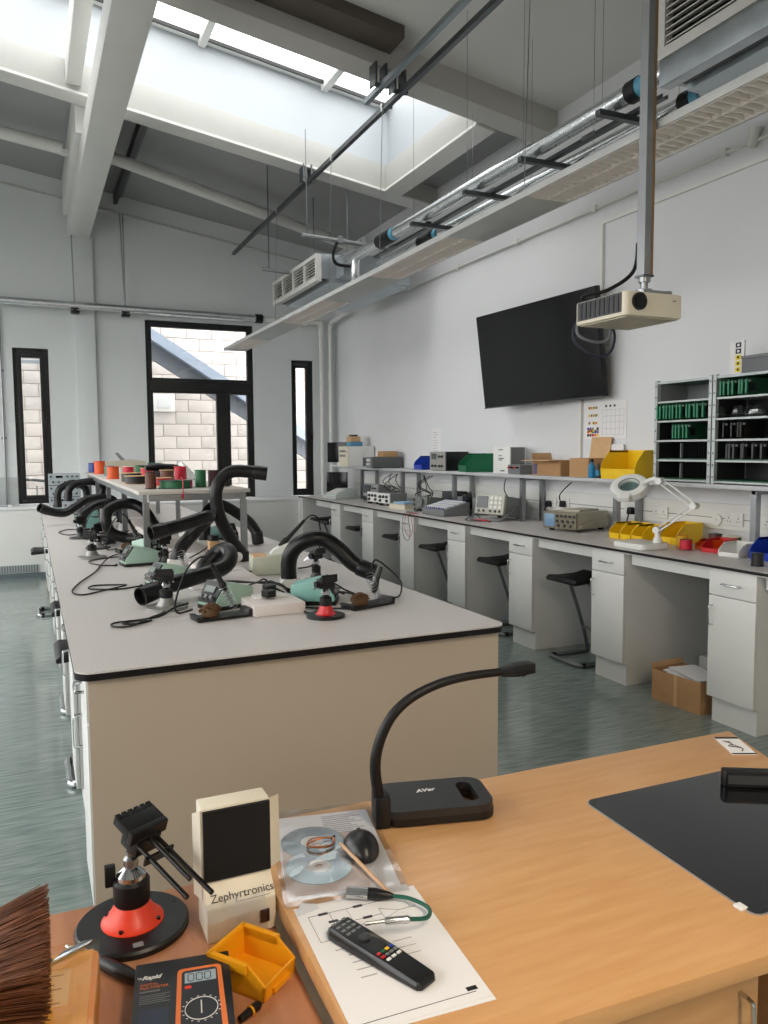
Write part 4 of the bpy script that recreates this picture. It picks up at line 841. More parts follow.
# ---- fume extraction hoses
HOSES = {
 'black fume hose drooping low over the grey vice': [(.715,3.70,.905),(.735,3.71,.987),(.805,3.72,1.058),(.844,3.68,1.075),(.844,3.62,1.044),(.792,3.56,1.008),(.644,3.48,.985),(.513,3.42,.966),(.413,3.36,.945)],
 'black fume hose arching over the teal soldering station': [(1.081,3.45,.905),(1.076,3.45,1.022),(1.097,3.43,1.093),(1.152,3.40,1.135),(1.221,3.38,1.138),(1.281,3.34,1.093),(1.341,3.30,1.025),(1.413,3.26,.988)],
 'tall black fume hose rising past the green spool to a hooked end': [(1.114,4.50,.905),(1.11,4.498,.955),(1.057,4.45,1.019),(.982,4.40,1.145),(.956,4.40,1.246),(.958,4.40,1.332),(1.004,4.40,1.403),(1.072,4.38,1.43),(1.22,4.34,1.414)],
 'black fume hose reaching level across the front shelf leg': [(.715,4.35,.905),(.73,4.35,.992),(.798,4.37,1.07),(.862,4.35,1.141),(.891,4.30,1.183),(.846,4.24,1.184),(.743,4.20,1.159),(.57,4.15,1.125)],
 'black fume hose curled in a full ring beside the shelf leg': [(.655,5.34,.905),(.648,5.345,.965),(.57,5.39,.972),(.481,5.40,1.01),(.447,5.40,1.084),(.463,5.42,1.154),(.53,5.45,1.189),(.619,5.45,1.193),(.691,5.42,1.152),(.738,5.40,1.071),(.755,5.40,1.003)],
 'black fume hose in a half arch over the far teal station': [(.359,6.60,.965),(.376,6.60,1.043),(.433,6.65,1.093),(.513,6.70,1.119),(.621,6.70,1.124),(.681,6.70,1.073),(.70,6.70,.905)],
 'black fume hose snaking out past the island edge': [(.082,7.30,1.063),(.161,7.35,1.025),(.267,7.40,1.006),(.352,7.45,1.043),(.457,7.50,1.108),(.559,7.50,1.123),(.67,7.50,1.11),(.715,7.50,1.044),(.715,7.50,.905)],
 'black fume hose beside the stacked instruments at the island end': [(.268,9.00,.965),(.273,9.00,1.103),(.32,9.00,1.166),(.435,9.00,1.206),(.543,9.00,1.149),(.56,9.0,1.03),(.56,9.0,.905)],
 'black fume hose with a tight double bend under the far shelf legs': [(.354,8.60,1.05),(.366,8.60,1.151),(.43,8.60,1.21),(.579,8.60,1.231),(.681,8.60,1.188),(.682,8.60,1.09),(.668,8.60,.905)],
 'black fume hose dropping behind the front right shelf leg': [(1.04,5.20,.905),(1.049,5.20,1.02),(1.062,5.22,1.118),(1.11,5.25,1.168),(1.177,5.25,1.179),(1.278,5.25,1.121),(1.36,5.25,1.056),(1.394,5.20,.99),(1.407,5.20,.925)],
}
for l, pts in HOSES.items():
    ends = (pts[0], pts[-1]); ba = min(ends, key=lambda p: p[2]); fr = ends[1] if ba is ends[0] else ends[0]
    if ba is not pts[0]: pts = pts[::-1]
    t = thing('fume_hose', l, 'hose', (ba[0],ba[1],BZ+.001), 0, 'black fume extraction hoses on the island')
    L_ = [Vector(p)-Vector((ba[0],ba[1],BZ+.001)) for p in pts]; sp = spline(L_, 9)
    d = (sp[-1]-sp[-4]).normalized(); e = sp[-1]
    mk('hose', B().tube(sp[:-2]+[e-d*.03], .0365, 16), hose_m, t)
    nb = B(); nb.M = Matrix.Translation(e) @ d.to_track_quat('Z','Y').to_matrix().to_4x4(); nb.lathe([(.0372,-.07),(.0400,-.064),(.0400,.012),(.0385,.014),(.0355,.014),(.034,.010),(.034,-.027)], 20)
    mk('nozzle', nb, black_pl, t)
    mk('base_cup', B().lathe([(.052,0),(.052,.012),(.047,.02),(.046,.055)],20), black_pl if l.startswith(('tall','black fume hose snaking')) else white_pl, t)
    mk('pivot_disc', B().cyl((-.03,-.05,.03),(-.03,-.042,.03),.028,n=20), white_pl, t)

# ---- soldering stations: wedge case, black sloping front panel
def station(label, loc, rz, m, iron=True):
    t = thing('soldering_station', label, 'soldering station', loc, rz)
    mk('case', B().prism([(.0,.012),(.165,.012),(.165,.072),(.048,.098),(.0,.034)], -.06,.06,'x'), m, t, bevel=.005)
    mk('front_panel', B().hexa([(-.055,-.006,.028),(.055,-.006,.028),(.055,.0,.024),(-.055,.0,.024)], [(-.055,.040,.100),(.055,.040,.100),(.055,.047,.096),(-.055,.047,.096)]), black_pl, t)
    mk('base', B().prism(rrect(-.064,.064,-.004,.175,.012,3), 0, .014), black_pl, t)
    mk('display', B().box(-.03,.03,-.002,.001,0,.025), mat('lcd_grey',(92,104,98),.3), t, loc=(-.005,.0125,.062), rot=(R_(-33),0,0))
    for sx in (-.03,.0,.03): mk('knob', B().cyl((0,0,0),(0,-.01,.008),.008,n=12), grey_pl, t, loc=(sx,.003,.044))
    t.scale = (1.12,1.12,1.12)
    return t
IZ = BZ+.001
station('sage green soldering station with black panel under the drooping hose', (.64,3.17,IZ), R_(-68), green_st)
station('sage green soldering station with its cable looped on the bench edge', (.50,3.82,IZ), R_(-82), green_st)
station('pale green soldering station at the foot of the front shelf leg', (.46,4.60,IZ), R_(-82), green_st)
station('teal soldering station under the arching hose', (1.17,3.08,IZ), R_(62), teal_st)
station('teal soldering station far along the island under the half arch hose', (.36,6.85,IZ), R_(-75), teal_st)
station('teal soldering station beyond the far shelf legs', (.40,8.05,IZ), R_(-75), teal_st)
station('sage green soldering station in the shadow under the raised shelf', (.72,4.98,IZ), R_(30), green_st)
station('dark teal soldering station behind the front right shelf leg', (1.32,5.62,IZ), R_(20), mat('station_deep',(70,118,110),.45))
# cream station with an iron resting in its slanted holder
cs = thing('soldering_station', 'cream soldering station with an iron in its slanted holder', 'soldering station', (1.14,3.98,IZ), R_(-8))
mk('case', B().prism([(-.10,0),(.13,0),(.10,.11),(-.05,.095),(-.10,.09)], -.06,.09,'y'), mat('station_cream',(196,200,182),.45), cs, bevel=.005)
mk('sponge_tray', B().box(-.09,.02,-.05,.08,.09,.098), card_tan, cs); mk('holder', B().hexa([(.0,-.02,.1),(.09,-.02,.105),(.09,.04,.105),(.0,.04,.1)],[(.02,-.015,.125),(.1,-.015,.16),(.1,.035,.16),(.02,.035,.125)]), white_pl, cs)
mk('iron_handle', B().tube([(.05,.01,.14),(.085,.01,.165),(.10,.01,.18),(.19,.02,.27)],[.008,.019,.012,.008],12), black_pl, cs)
mk('iron_cable', B().tube(spline([(.19,.02,.27),(.23,.03,.295),(.27,.04,.27),(.28,.04,.15),(.24,.04,.03),(.16,.07,.006)],6),.004,8), black_soft, cs)
# ---- iron stands with brass wool and spring holder
def iron_stand(label, loc, rz, iron=True):
    t = thing('iron_stand', label, 'iron stand', loc, rz, None)
    mk('tray', B().prism([(-.11,0),(.11,0),(.115,.03),(.095,.03),(.09,.012),(-.09,.012),(-.095,.022),(-.115,.022)], -.045,.045,'y'), black_pl, t, bevel=.003)
    rr = random.Random(int(loc[0]*100)); wv = B()
    for k in range(44):
        a = rr.uniform(0,6.28); pts = []
        for q in range(5):
            th, ph = rr.uniform(0,6.28), rr.uniform(0,1.5); pts.append((-.045+.042*math.cos(th)*math.sin(ph), .036*math.sin(th)*math.sin(ph), .026+.034*math.cos(ph)))
        wv.tube(spline(pts,4), .0019, 4)
    mk('wool_core', B().lathe([(.030,.012),(.035,.024),(.027,.042),(.012,.05)],14,(-.045,0,0)), brass_wool, t); o = mk('brass_wool', wv, brass_wool, t); o['kind'] = 'stuff'
    ax = Vector((-.45,0,.9)).normalized(); c0_ = Vector((.055,0,.03)); u = Vector((0,1,0)); v = ax.cross(u); coil = []
    for k in range(97): a = k/12*2*math.pi; r = .013+.009*k/96; coil.append(c0_+ax*(.11*k/96)+(u*math.cos(a)+v*math.sin(a))*r)
    mk('spring', B().tube(coil,.0014,5), steel, t)
    if iron:
        e = c0_+ax*.10
        mk('iron_handle', B().tube([e-ax*.02,e,e+ax*.01,e+ax*.02,e+ax*.10],[.006,.012,.016,.011,.009],12), black_pl, t); mk('iron_shaft', B().cyl(c0_+ax*.01,e,.003,n=8), steel, t)
        mk('iron_cable', B().tube(spline([e+ax*.10,e+ax*.14+Vector((-.02,0,0)),e+Vector((-.13,.05,.07)),e+Vector((-.16,.1,-.06)),Vector((-.12,.16,.004)),Vector((-.05,.2,.004))],6),.004,8), black_soft, t)
    return t
iron_stand('black iron stand with brass wool in front of the sage green station', (.66,2.99,IZ), R_(8))
is2 = iron_stand('black iron stand with brass wool under the end of the arching hose', (1.26,2.95,IZ), R_(18), False)
mk('iron_handle', B().tube([(.03,.0,.05),(.04,.0,.075),(.05,.0,.10),(.075,.0,.155)],[.008,.014,.01,.008],12), black_pl, is2); mk('long_cable', B().tube(spline([(.09,.0,.02),(.16,.02,.01),(.24,.06,.008),(.31,.13,.05),(.29,.2,.11),(.22,.2,.15),(.16,.16,.12)],7),.004,8), black_soft, is2)
iron_stand('black iron stand with brass wool inside the ringed hose', (.60,5.22,IZ), R_(12)); iron_stand('black iron stand beside the bench-edge station', (.68,4.04,IZ), R_(24), False)
iron_stand('black iron stand with brass wool far along the island', (.52,6.0,IZ), R_(20))
# ---- circuit board vices
def vice(label, loc, rz, base_m, cone_m, r=.075, group=None, head=black_pl):
    t = thing('board_vice', label, 'vice', loc, rz, group)
    mk('base', B().lathe([(r,0),(r,.006),(r*.96,.010),(r*.55,.012)],32), base_m, t)
    mk('cone', B().lathe([(r*.55,.012),(r*.46,.016),(r*.32,.04),(r*.30,.045)],24), cone_m, t)
    mk('neck', B().lathe([(r*.30,.045),(r*.32,.05),(r*.32,.075),(r*.24,.08)],20), head, t)
    mk('ball', B().lathe([(.010,.08),(.016,.088),(.018,.098),(.012,.108),(.008,.115)],16), chrome, t)
    hd = mk('head', B().box(-.03,.03,-.02,.02,.112,.15).box(-.036,.036,-.026,-.012,.135,.16), head, t, bevel=.004)
    mk('jaw', B().box(-.034,.034,-.034,-.027,.14,.168), head, hd); mk('knob', B().cyl((-.046,0,.13),(-.03,0,.13),.013,n=10), head, hd)
    for sx in (-.018,0,.018): mk('rod', B().cyl((sx,.018,.13),(sx,.06,.10),.004,n=8), chrome, t)
    return t
vice('board vice with bright red cone on a black disc base', (1.03,2.83,IZ), R_(10), black_pl, red_pl)
grey_cast = mat('grey_casting',(138,138,134),.4,.4)
vice('grey cast board vice under the drooping hose', (.495,3.27,IZ), R_(-20), grey_cast, grey_cast, .085)
vice('grey cast board vice standing alone near the island edge', (.33,5.03,IZ), R_(-20), grey_cast, grey_cast, .085)
vice('dark board vice behind the lone grey vice', (.40,5.5,IZ), R_(15), dark_grey, grey_cast, .08)
vice('dark board vice near the far teal station', (.33,6.2,IZ), R_(15), dark_grey, dark_grey, .08)
vice('dark board vice standing behind the arching hose', (1.27,3.62,IZ), R_(30), dark_grey, dark_grey, .07)
vice('black board vice beside the front shelf leg', (.69,4.58,IZ), R_(5), dark_grey, dark_grey, .07)
# ---- plugs and loose cables
for x, y, l in ((.91,3.19,'black plug in the trunking socket beside the near sage station'),(.86,3.9,'black plug in the second trunking socket'),(.87,3.06,'black plug at the near end of the white trunking')):
    t = thing('power_plug', l, 'plug', (x,y,.9525), R_(20)); mk('body', B().prism(rrect(-.024,.024,-.02,.026,.008,3),0,.028), black_pl, t, bevel=.004); mk('cable', B().tube(spline([(0,.02,.014),(.02,.06,.016),(.08,.1,.02),(.15,.06,-.02),(.2,.0,-.04)],6),.004,8), black_soft, t)
def loose(label, pts, r=.004, cat='cable'):
    a = Vector(pts[0]); t = thing('cable', label, cat, (a.x,a.y,IZ)); mk('cable', B().tube(spline([Vector(p)-Vector((a.x,a.y,IZ)) for p in pts],8), r, 8), black_soft, t); mk('strain_relief', B().cyl((0,0,.004),(.012,.02,.006),.006,n=8), black_pl, t)
z = IZ+.005
loose('black cable with flat loops in front of the drooping hose', [(.46,3.15,z),(.40,3.08,z),(.32,2.97,z),(.26,2.99,z),(.27,3.05,z),(.36,3.06,z),(.40,3.02,z+.004),(.34,3.0,z),(.30,3.04,z),(.44,3.10,z),(.50,3.12,.93),(.56,3.14,.94)])
loose('black cable looping from the second station towards the bench edge', [(.46,3.84,z),(.36,3.80,z),(.24,3.86,z),(.26,3.95,z),(.36,3.93,z),(.40,3.86,z+.006),(.30,3.8,z),(.20,3.72,z),(.16,3.82,z),(.2,4.05,z),(.3,4.4,z),(.36,4.7,z),(.42,4.82,.93),(.5,4.8,.95)])
loose('black cable tangle around the lone grey vice', [(.42,4.6,z),(.34,4.66,z),(.3,4.84,z),(.42,4.95,z),(.55,4.9,z+.01),(.5,4.75,z+.02),(.58,4.7,.96)])
loose('black cable curling behind the teal station', [(1.0,3.3,z),(1.06,3.22,z),(1.18,3.2,z+.03),(1.22,3.12,z+.02),(1.12,3.16,z+.05),(1.0,3.1,z),(1.02,3.0,z),(1.2,2.9,z),(1.28,2.94,z)])
loose('black cable running over the trunking to the arching hose', [(.86,3.35,.955),(.9,3.3,.975),(.98,3.26,.965),(1.05,3.3,z),(1.1,3.36,z+.02),(1.06,3.16,z+.02),(1.0,3.02,z),(.98,2.9,z),(1.06,2.94,z)])
loose('black cable lying between the shelf legs', [(.7,4.86,z),(.8,4.7,z+.06),(.74,4.5,z),(.84,4.42,.965),(.92,4.6,.965),(1.0,4.8,.96),(1.06,4.7,z)])
loose('black cable far along the island near the edge', [(.36,6.5,z),(.25,6.45,z),(.2,6.7,z),(.28,6.9,z),(.36,6.8,z)])
loose('black cable curling around the near end of the white trunking', [(.78,3.3,z),(.72,3.22,z),(.7,3.12,z),(.735,3.34,.93),(.8,3.42,.96),(.9,3.38,.96),(.96,3.45,.96),(1.02,3.5,z)])
loose('black cable coiled behind the teal station by the arching hose', [(1.04,3.36,z),(1.14,3.3,z),(1.26,3.28,z),(1.3,3.2,z),(1.24,3.16,z+.03),(1.18,3.24,z+.06),(1.06,3.26,z+.02),(1.02,3.2,z)])
loose('black cable crossing the trunking behind the near plugs', [(.74,3.56,z),(.79,3.5,.955),(.9,3.3,.97),(.97,3.2,.965),(1.0,3.1,z),(1.06,3.06,z)])
rnd = random.Random(21)
for y, l in ((5.75,'tangle of black leads under the raised shelf'),(7.0,'tangle of black leads by the half arch hose'),(8.3,'tangle of black leads under the far shelf')):
    t = thing('cable_tangle', l, 'cable', (.5,y,IZ))
    for k in range(5):
        pts = [(rnd.uniform(-.12,.14), rnd.uniform(-.2,.2), rnd.uniform(.006,.09)) for q in range(6)]; pts[0] = (pts[0][0],pts[0][1],.006); pts[-1] = (pts[-1][0],pts[-1][1],.006)
        mk('cable', B().tube(spline(pts,6),.005,6), black_soft, t)
    mk('clip', B().box(-.02,.02,-.02,.02,0,.03), black_pl, t)
t = thing('meter_box', 'clear meter box with white panel under the raised shelf', 'instrument', (1.05,5.6,IZ), R_(10)); mk('case', B().box(-.09,.09,-.06,.06,0,.16), white_pl, t, bevel=.005); mk('panel', B().box(-.07,.07,-.064,-.06,.05,.13), MATS['lcd_grey'], t); knobs(t,[(-.04,.03),(.04,.03)],.012,-.06)
t = thing('wood_block', 'pale wooden block with a hose socket under the raised shelf', 'block', (.98,4.62,.9455)); mk('block', B().box(-.03,.03,-.03,.03,0,.07), card_tan, t, bevel=.004); mk('collar', B().lathe([(.034,.07),(.034,.1)],16), black_pl, t)
# ---- stacked instruments on the ledge end of the island
for k, l in enumerate(('lowest of the stacked grey function generators at the island end','middle of the stacked grey function generators at the island end','topmost of the stacked grey function generators at the island end')):
    t = thing('function_generator', l, 'instrument', (.36,9.45,IZ+.131*k), 0, None)
    mk('case', B().box(-.165,.165,.012,.22,0.006,.13), grey_pl, t, bevel=.004); mk('panel', B().box(-.165,.165,0,.012,.006,.13), mat('panel_blue_grey',(168,178,182),.45), t)
    mk('display', B().box(-.09,-.02,-.003,0,.085,.11), screen_m, t); mk('foot', B().box(-.15,.15,.02,.2,0,.008), black_pl, t)
    knobs(t,[(-.14,.1),(.03,.1),(.08,.1),(.13,.1),(-.12,.04),(-.06,.04),(0,.04),(.06,.04),(.12,.04)],.012,0,.012)
# ---- things on the raised shelf
Z2 = 1.3125
SP = [('upright spool of dark brown wire at the front corner of the raised shelf',.68,4.98,.034,.082,wire_brn,black_pl),('upright spool of dark green wire on the raised shelf',1.0,5.06,.036,.085,wire_grn,wire_grn),
 ('dark maroon spool beside the tall hose on the raised shelf',1.09,5.1,.034,.082,mat('wire_maroon',(70,26,34),.5),black_pl),('near black spool at the right end of the raised shelf',1.16,5.08,.034,.075,wire_blk,wire_brn),
 ('orange wire spool beyond the black reels on the raised shelf',.64,6.9,.05,.08,wire_org,orange_pl),('tall orange wire spool near the far end of the raised shelf',.66,8.5,.055,.1,wire_org,coral),
 ('blue wire spool at the far end of the raised shelf',.64,9.1,.05,.08,wire_blu,black_pl),('teal wire spool between the orange spools',.70,7.9,.045,.07,wire_teal,wire_blu),('red wire spool behind the orange spools',.84,7.6,.05,.07,wire_red,cream_pl),
 ('white wire spool next to the teal spool',.84,8.2,.05,.06,wire_wht,card_tan),('small red wire spool behind the black reels',.86,6.5,.05,.075,wire_red,card_tan),('dark wire spool in the middle of the raised shelf',.98,6.9,.06,.1,wire_blk,wire_grn),
 ('red wire spool beside the middle dark spool',1.02,5.9,.045,.09,wire_red,red_pl),('brown wire spool behind the upright green spool',.9,5.75,.05,.075,wire_brn,card_tan),('small green wire spool behind the teal spool',1.0,8.0,.05,.07,wire_grn,black_pl)]
for l, x, y, r, h, wm, fm in SP: spool(l, (x,y,Z2), r*1.08, h*1.3, wm, fm)
spool('wide dark green reel of wire lying flat at the front of the raised shelf', (.83,5.0,Z2), .105, .05, wire_grn, mat('reel_green',(12,58,42),.5))
spool('flat black reel with pale card flange on the raised shelf', (.68,5.75,Z2), .075, .06, wire_blk, card_tan); spool('second flat black reel with pale card flange behind the first', (.70,6.15,Z2), .08, .07, wire_blk, card_tan)
spool('flat black reel lying on the middle of the raised shelf', (.88,6.05,Z2), .07, .075, wire_blk, dark_grey); spool('flat red reel lying behind the dark green reel', (.80,5.4,Z2), .08, .055, wire_red, card_tan)
spool('flat black cable drum stacked far back on the raised shelf', (1.08,7.4,Z2), .09, .11, wire_blk, black_pl)
t = thing('crocodile_lead', 'red crocodile clip lead hanging over the raised shelf edge', 'cable', (.84,4.83,Z2)); mk('lead', B().tube(spline([(0,.05,.06),(-.005,-.02,.075),(-.01,-.1,.05),(-.012,-.118,-.005),(-.014,-.118,-.025)],6),.003,8), wire_red, t); mk('clip', B().box(-.019,-.009,-.123,-.115,-.05,-.022), wire_red, t)
t = thing('pink_spool', 'bright pink tape roll beside the upright green spool', 'roll', (.93,5.12,Z2)); mk('roll', B().lathe([(.02,0),(.03,.002),(.03,.045),(.02,.047)],18), mat('pink',(226,60,104),.5), t); mk('core', B().lathe([(.019,.0),(.019,.048)],16), white_pl, t)
t = thing('printer', 'beige bench instrument with a raised lever at the far end of the raised shelf', 'instrument', (.92,9.0,Z2)); mk('case', B().prism([(-.25,0),(.25,0),(.25,.12),(.1,.14),(-.2,.11),(-.25,.08)],-.12,.18,'y'), beige_eq, t, bevel=.006); mk('lever', B().hexa([(.0,-.02,.13),(.05,-.02,.13),(.05,.02,.13),(.0,.02,.13)],[(-.06,-.02,.21),(-.03,-.02,.215),(-.03,.02,.215),(-.06,.02,.21)]), grey_pl, t)
t = thing('plastic_bag', 'clear plastic bag slumped behind the reels on the raised shelf', 'plastic bag', (1.1,6.35,Z2)); mk('bag', B().lathe([(.13,0),(.12,.03),(.07,.09),(.03,.13),(.012,.15)],9), glass_mat('bag_film2',(226,228,228),.2,.2,True), t)
t = thing('black_tool', 'black glue gun lying on top of the reels on the raised shelf', 'tool', (.93,6.12,Z2+.076), R_(15)); mk('body', B().tube([(-.14,0,.03),(-.05,0,.035),(.08,0,.03),(.14,0,.028)],[.02,.03,.026,.012],12), black_pl, t); mk('grip', B().box(.06,.1,-.015,.015,.0,.02), black_pl, t)
t = thing('ledge_box', 'small pale instrument on the window ledge behind the raised shelf', 'instrument', (2.35,10.72,.866)); mk('case', B().box(-.16,.16,-.08,.1,0,.09), white_pl, t, bevel=.006); knobs(t,[(.11,.045)],.016,-.08,.01,black_pl); mk('slot', B().box(-.12,.05,-.083,-.08,.03,.06), grey_pl, t)
# ================================================================== foreground desk
DZ = .79; TZ = .742
dk = thing('wooden_desk', 'beech wooden desk with inset black glass panel', 'desk', (0,0,0))
mk('top', B().prism([(.352,.815),(.36,1.517),(1.685,1.487),(1.62,1.3),(1.60,.748)], DZ-.03, DZ), beech, dk, bevel=.003)
mk('side_panel', B().hexa([(.366,.85,0),(.386,.85,0),(.392,1.48,0),(.372,1.48,0)],[(.366,.85,DZ-.03),(.386,.85,DZ-.03),(.392,1.48,DZ-.03),(.372,1.48,DZ-.03)]), beech, dk)
mk('back_panel', B().hexa([(.4,1.46,.05),(1.58,1.43,.05),(1.58,1.45,.05),(.4,1.48,.05)],[(.4,1.46,DZ-.03),(1.58,1.43,DZ-.03),(1.58,1.45,DZ-.03),(.4,1.48,DZ-.03)]), beech, dk)
mk('pedestal', B().box(.42,1.03,.85,1.4,.03,DZ-.035), beech, dk); mk('side_panel', B().box(1.5,1.52,.8,1.44,0,DZ-.03), beech, dk)
dw = mk('drawer', B().box(.64,1.02,.828,.85,.52,.742), beech, dk, bevel=.002); mk('handle', bow(B(), (.98,.828,.60), (.98,.828,.70), (0,-.025,0), .004), chrome, dw)
dw = mk('drawer', B().box(.64,1.02,.828,.85,.06,.51), beech, dk, bevel=.002); mk('handle', bow(B(), (.98,.828,.40), (.98,.828,.48), (0,-.025,0), .004), chrome, dw)
gp = thing('glass_panel', 'black glass screen set flush into the wooden desk', 'screen', (0,0,DZ))
def rpoly(c, r, k=4):
    out = []; n = len(c)
    for i in range(n):
        p = Vector((*c[i],0)); a = (Vector((*c[i-1],0))-p).normalized(); b_ = (Vector((*c[(i+1)%n],0))-p).normalized()
        for j in range(k+1): t = j/k; q = p+a*r*(1-t)**2+b_*r*t**2; out.append((q.x,q.y))
    return out
cg = [(1.045,.858),(1.062,1.306),(1.497,1.295),(1.482,.848)]
mk('rim', B().prism(rpoly([(1.042,.855),(1.059,1.309),(1.50,1.298),(1.485,.845)], .022), .0002, .0016), alu, gp); mk('glass', B().prism(rpoly(cg,.02), .0016, .004), mat('panel_glass',(9,11,13),.07,spec=.6), gp)
mk('corner_tab', B().box(1.034,1.050,.876,.894,.0005,.0055), white_pl, gp, bevel=.002)
t = thing('stand_block', 'black plastic stand block resting on the glass panel', 'stand', (1.44,1.21,DZ+.0045), R_(-30)); mk('block', B().prism(rrect(-.06,.06,-.014,.014,.008,3),0,.036), black_pl, t, bevel=.003); mk('slot', B().box(-.05,.05,-.0145,-.0135,.008,.028), dark_grey, t)
t = thing('printed_card', 'white printed card with black ends lying on the far desk corner', 'card', (1.61,1.40,DZ+.0003), R_(-25)); mk('card', B().box(-.03,.03,-.058,.058,0,.0015), paper, t); mk('black_end', B().box(-.03,.03,.046,.058,.0015,.0018).box(-.03,.03,-.058,-.05,.0015,.0018), black_ink, t)
for k in range(3): mk('scribble', B().tube(spline([(-.02+.008*k,.03,.0022),(-.004,.01,.0022),(-.018+.01*k,-.005,.0022),(.01,-.02,.0022),(.0,-.04,.0022)],5),.0009,4), ink, t)

# lower side table
stb = thing('side_table', 'lower reddish wooden side table beside the desk', 'table', (0,0,0))
mk('top', B().prism([(-.75,1.455),(.355,1.425),(.345,.70),(-.75,.72)], TZ-.025, TZ), cherry, stb, bevel=.003)
for x, y in ((-.7,.78),(.28,.78),(-.7,1.38),(.29,1.36)): mk('leg', B().box(x,x+.045,y-.02,y+.025,0,TZ-.025), dark_steel, stb)

# ---- visualiser
vz = thing('document_camera', 'black document camera with curved gooseneck arm on the desk', 'document camera', (.617,1.372,DZ+.0003), R_(-14))
outer = rrect(0,.235,0,.14,.035,6)
def ring(b, outer, inner, z0, z1):      # plate with an oval hole, both outlines having the same point count
    n = len(outer); vs = [(x,y,z0) for x,y in outer]+[(x,y,z0) for x,y in inner]+[(x,y,z1) for x,y in outer]+[(x,y,z1) for x,y in inner]; fs = []
    for i in range(n):
        j = (i+1)%n; fs += [(i,j,n+j,n+i),(2*n+i,2*n+j,3*n+j,3*n+i),(i,j,2*n+j,2*n+i),(n+i,n+j,3*n+j,3*n+i)]
    return b.add(vs, fs)
hole = rrect(.175,.208,.025,.115,.0155,6)
mk('base', ring(B(), rrect(.004,.238,.004,.14,.034,6), hole, .003, .018), black_pl, vz); mk('top_shell', ring(B(), outer, hole, .0195, .036), mat('satin_black',(30,30,32),.42), vz)
mk('rubber_feet', B().cyl((.03,.03,0),(.03,.03,.004),.01).cyl((.2,.02,0),(.2,.02,.004),.008).cyl((.03,.115,0),(.03,.115,.004),.01).cyl((.2,.125,0),(.2,.125,.004),.008), black_soft, vz)
mk('arm_mount', B().box(-.016,.016,.006,.062,.0,.066), black_pl, vz, bevel=.006)
for k in range(5): mk('mount_rib', B().box(-.0168,-.0155,.012+.009*k,.016+.009*k,.01,.06), dark_grey, vz)
vi = Matrix.Rotation(R_(14),4,'Z')
arm_w = [(.616,1.395,.85),(.604,1.385,.919),(.611,1.38,.97),(.632,1.375,1.016),(.662,1.372,1.045),(.70,1.37,1.064),(.752,1.37,1.077),(.812,1.37,1.082),(.885,1.37,1.081)]
loc = [vi @ (Vector(p)-Vector((.617,1.372,DZ+.0003))) for p in arm_w]
mk('gooseneck', B().tube(spline(loc,7), [.0115-.003*i/56 for i in range(57)], 14), black_soft, vz)
e = loc[-1]; d = (vi @ Vector((1,-.02,.03))).normalized(); s = Vector((0,0,1)).cross(d).normalized(); u = d.cross(s)
mk('head', B().hexa([e-s*.008-u*.009,e+s*.008-u*.009,e+s*.008+u*.007,e-s*.008+u*.007],[e+d*.035-s*.014-u*.013,e+d*.035+s*.014-u*.013,e+d*.035+s*.014+u*.011,e+d*.035-s*.014+u*.011]).hexa([e+d*.035-s*.014-u*.013,e+d*.035+s*.014-u*.013,e+d*.035+s*.014+u*.011,e+d*.035-s*.014+u*.011],[e+d*.08-s*.014-u*.011,e+d*.08+s*.014-u*.011,e+d*.08+s*.014+u*.011,e+d*.08-s*.014+u*.011]), black_pl, vz, bevel=.002)
mk('camera_lens', B().cyl(e+d*.055-u*.016,e+d*.055-u*.010,.008,n=14), screen_m, vz)
text('lettering', 'AVer', .019, mat('logo_white',(220,222,222),.5), vz, (.085,.082,.0362), (0,0,R_(6)), shear=.25, bold=.0006)

# ---- bag with discs, mouse, pencil
pbg = thing('plastic_sleeve', 'clear plastic sleeve holding paper and discs on the desk', 'plastic bag', (.495,1.345,DZ+.0003), R_(-11))
rnd = random.Random(2)
def film(nx, ny, w_, h, amp, seed, z=0.0):
    r_ = random.Random(seed); b = B(); vs = [((i/nx-.5)*w_,(j/ny-.5)*h,z+r_.uniform(0,amp)) for j in range(ny+1) for i in range(nx+1)]
    b.add(vs, [(j*(nx+1)+i,j*(nx+1)+i+1,(j+1)*(nx+1)+i+1,(j+1)*(nx+1)+i) for j in range(ny) for i in range(nx)]); return b
mk('paper_insert', B().box(-.098,.098,-.15,.15,0,.002), paper, pbg); mk('card_sleeve', B().hexa([(-.1,-.14,.002),(.045,-.14,.002),(.06,.06,.002),(-.09,.06,.002)],[(-.1,-.14,.003),(.045,-.14,.003),(.06,.06,.003),(-.09,.06,.003)]), mat('card_pinkish',(214,196,186),.65), pbg)
for k in range(14): mk('text_line', B().box(.0,.08-.012*(k%3),.03+.008*k,.0325+.008*k,.002,.0024), mat('grey_print',(168,166,168),.7), pbg)
mk('film', film(12,18,.215,.345,.004,4,.0046), glass_mat('sleeve_film',(236,236,238),.14,.12,True), pbg)
cdm = mat('disc_silver',(214,216,220),.16,.8,var=.2,scale=3,alt=(176,200,198))
for (x,y,z,l) in ((.470,1.385,.0042,'silver disc half under the copper wire in the plastic sleeve'),(.452,1.295,.0045,'silver striped disc beside the pencil in the plastic sleeve')):
    t = thing('compact_disc', l, 'disc', (x,y,DZ+z)); n = 40
    o_ = [(.06*math.cos(2*math.pi*i/n),.06*math.sin(2*math.pi*i/n)) for i in range(n)]; i_ = [(p[0]*.125,p[1]*.125) for p in o_]; m_ = [(p[0]*.36,p[1]*.36) for p in o_]
    mk('disc', ring(B(), o_, m_, 0, .0012), cdm, t); mk('hub', ring(B(), m_, i_, 0, .0012), white_pl, t)
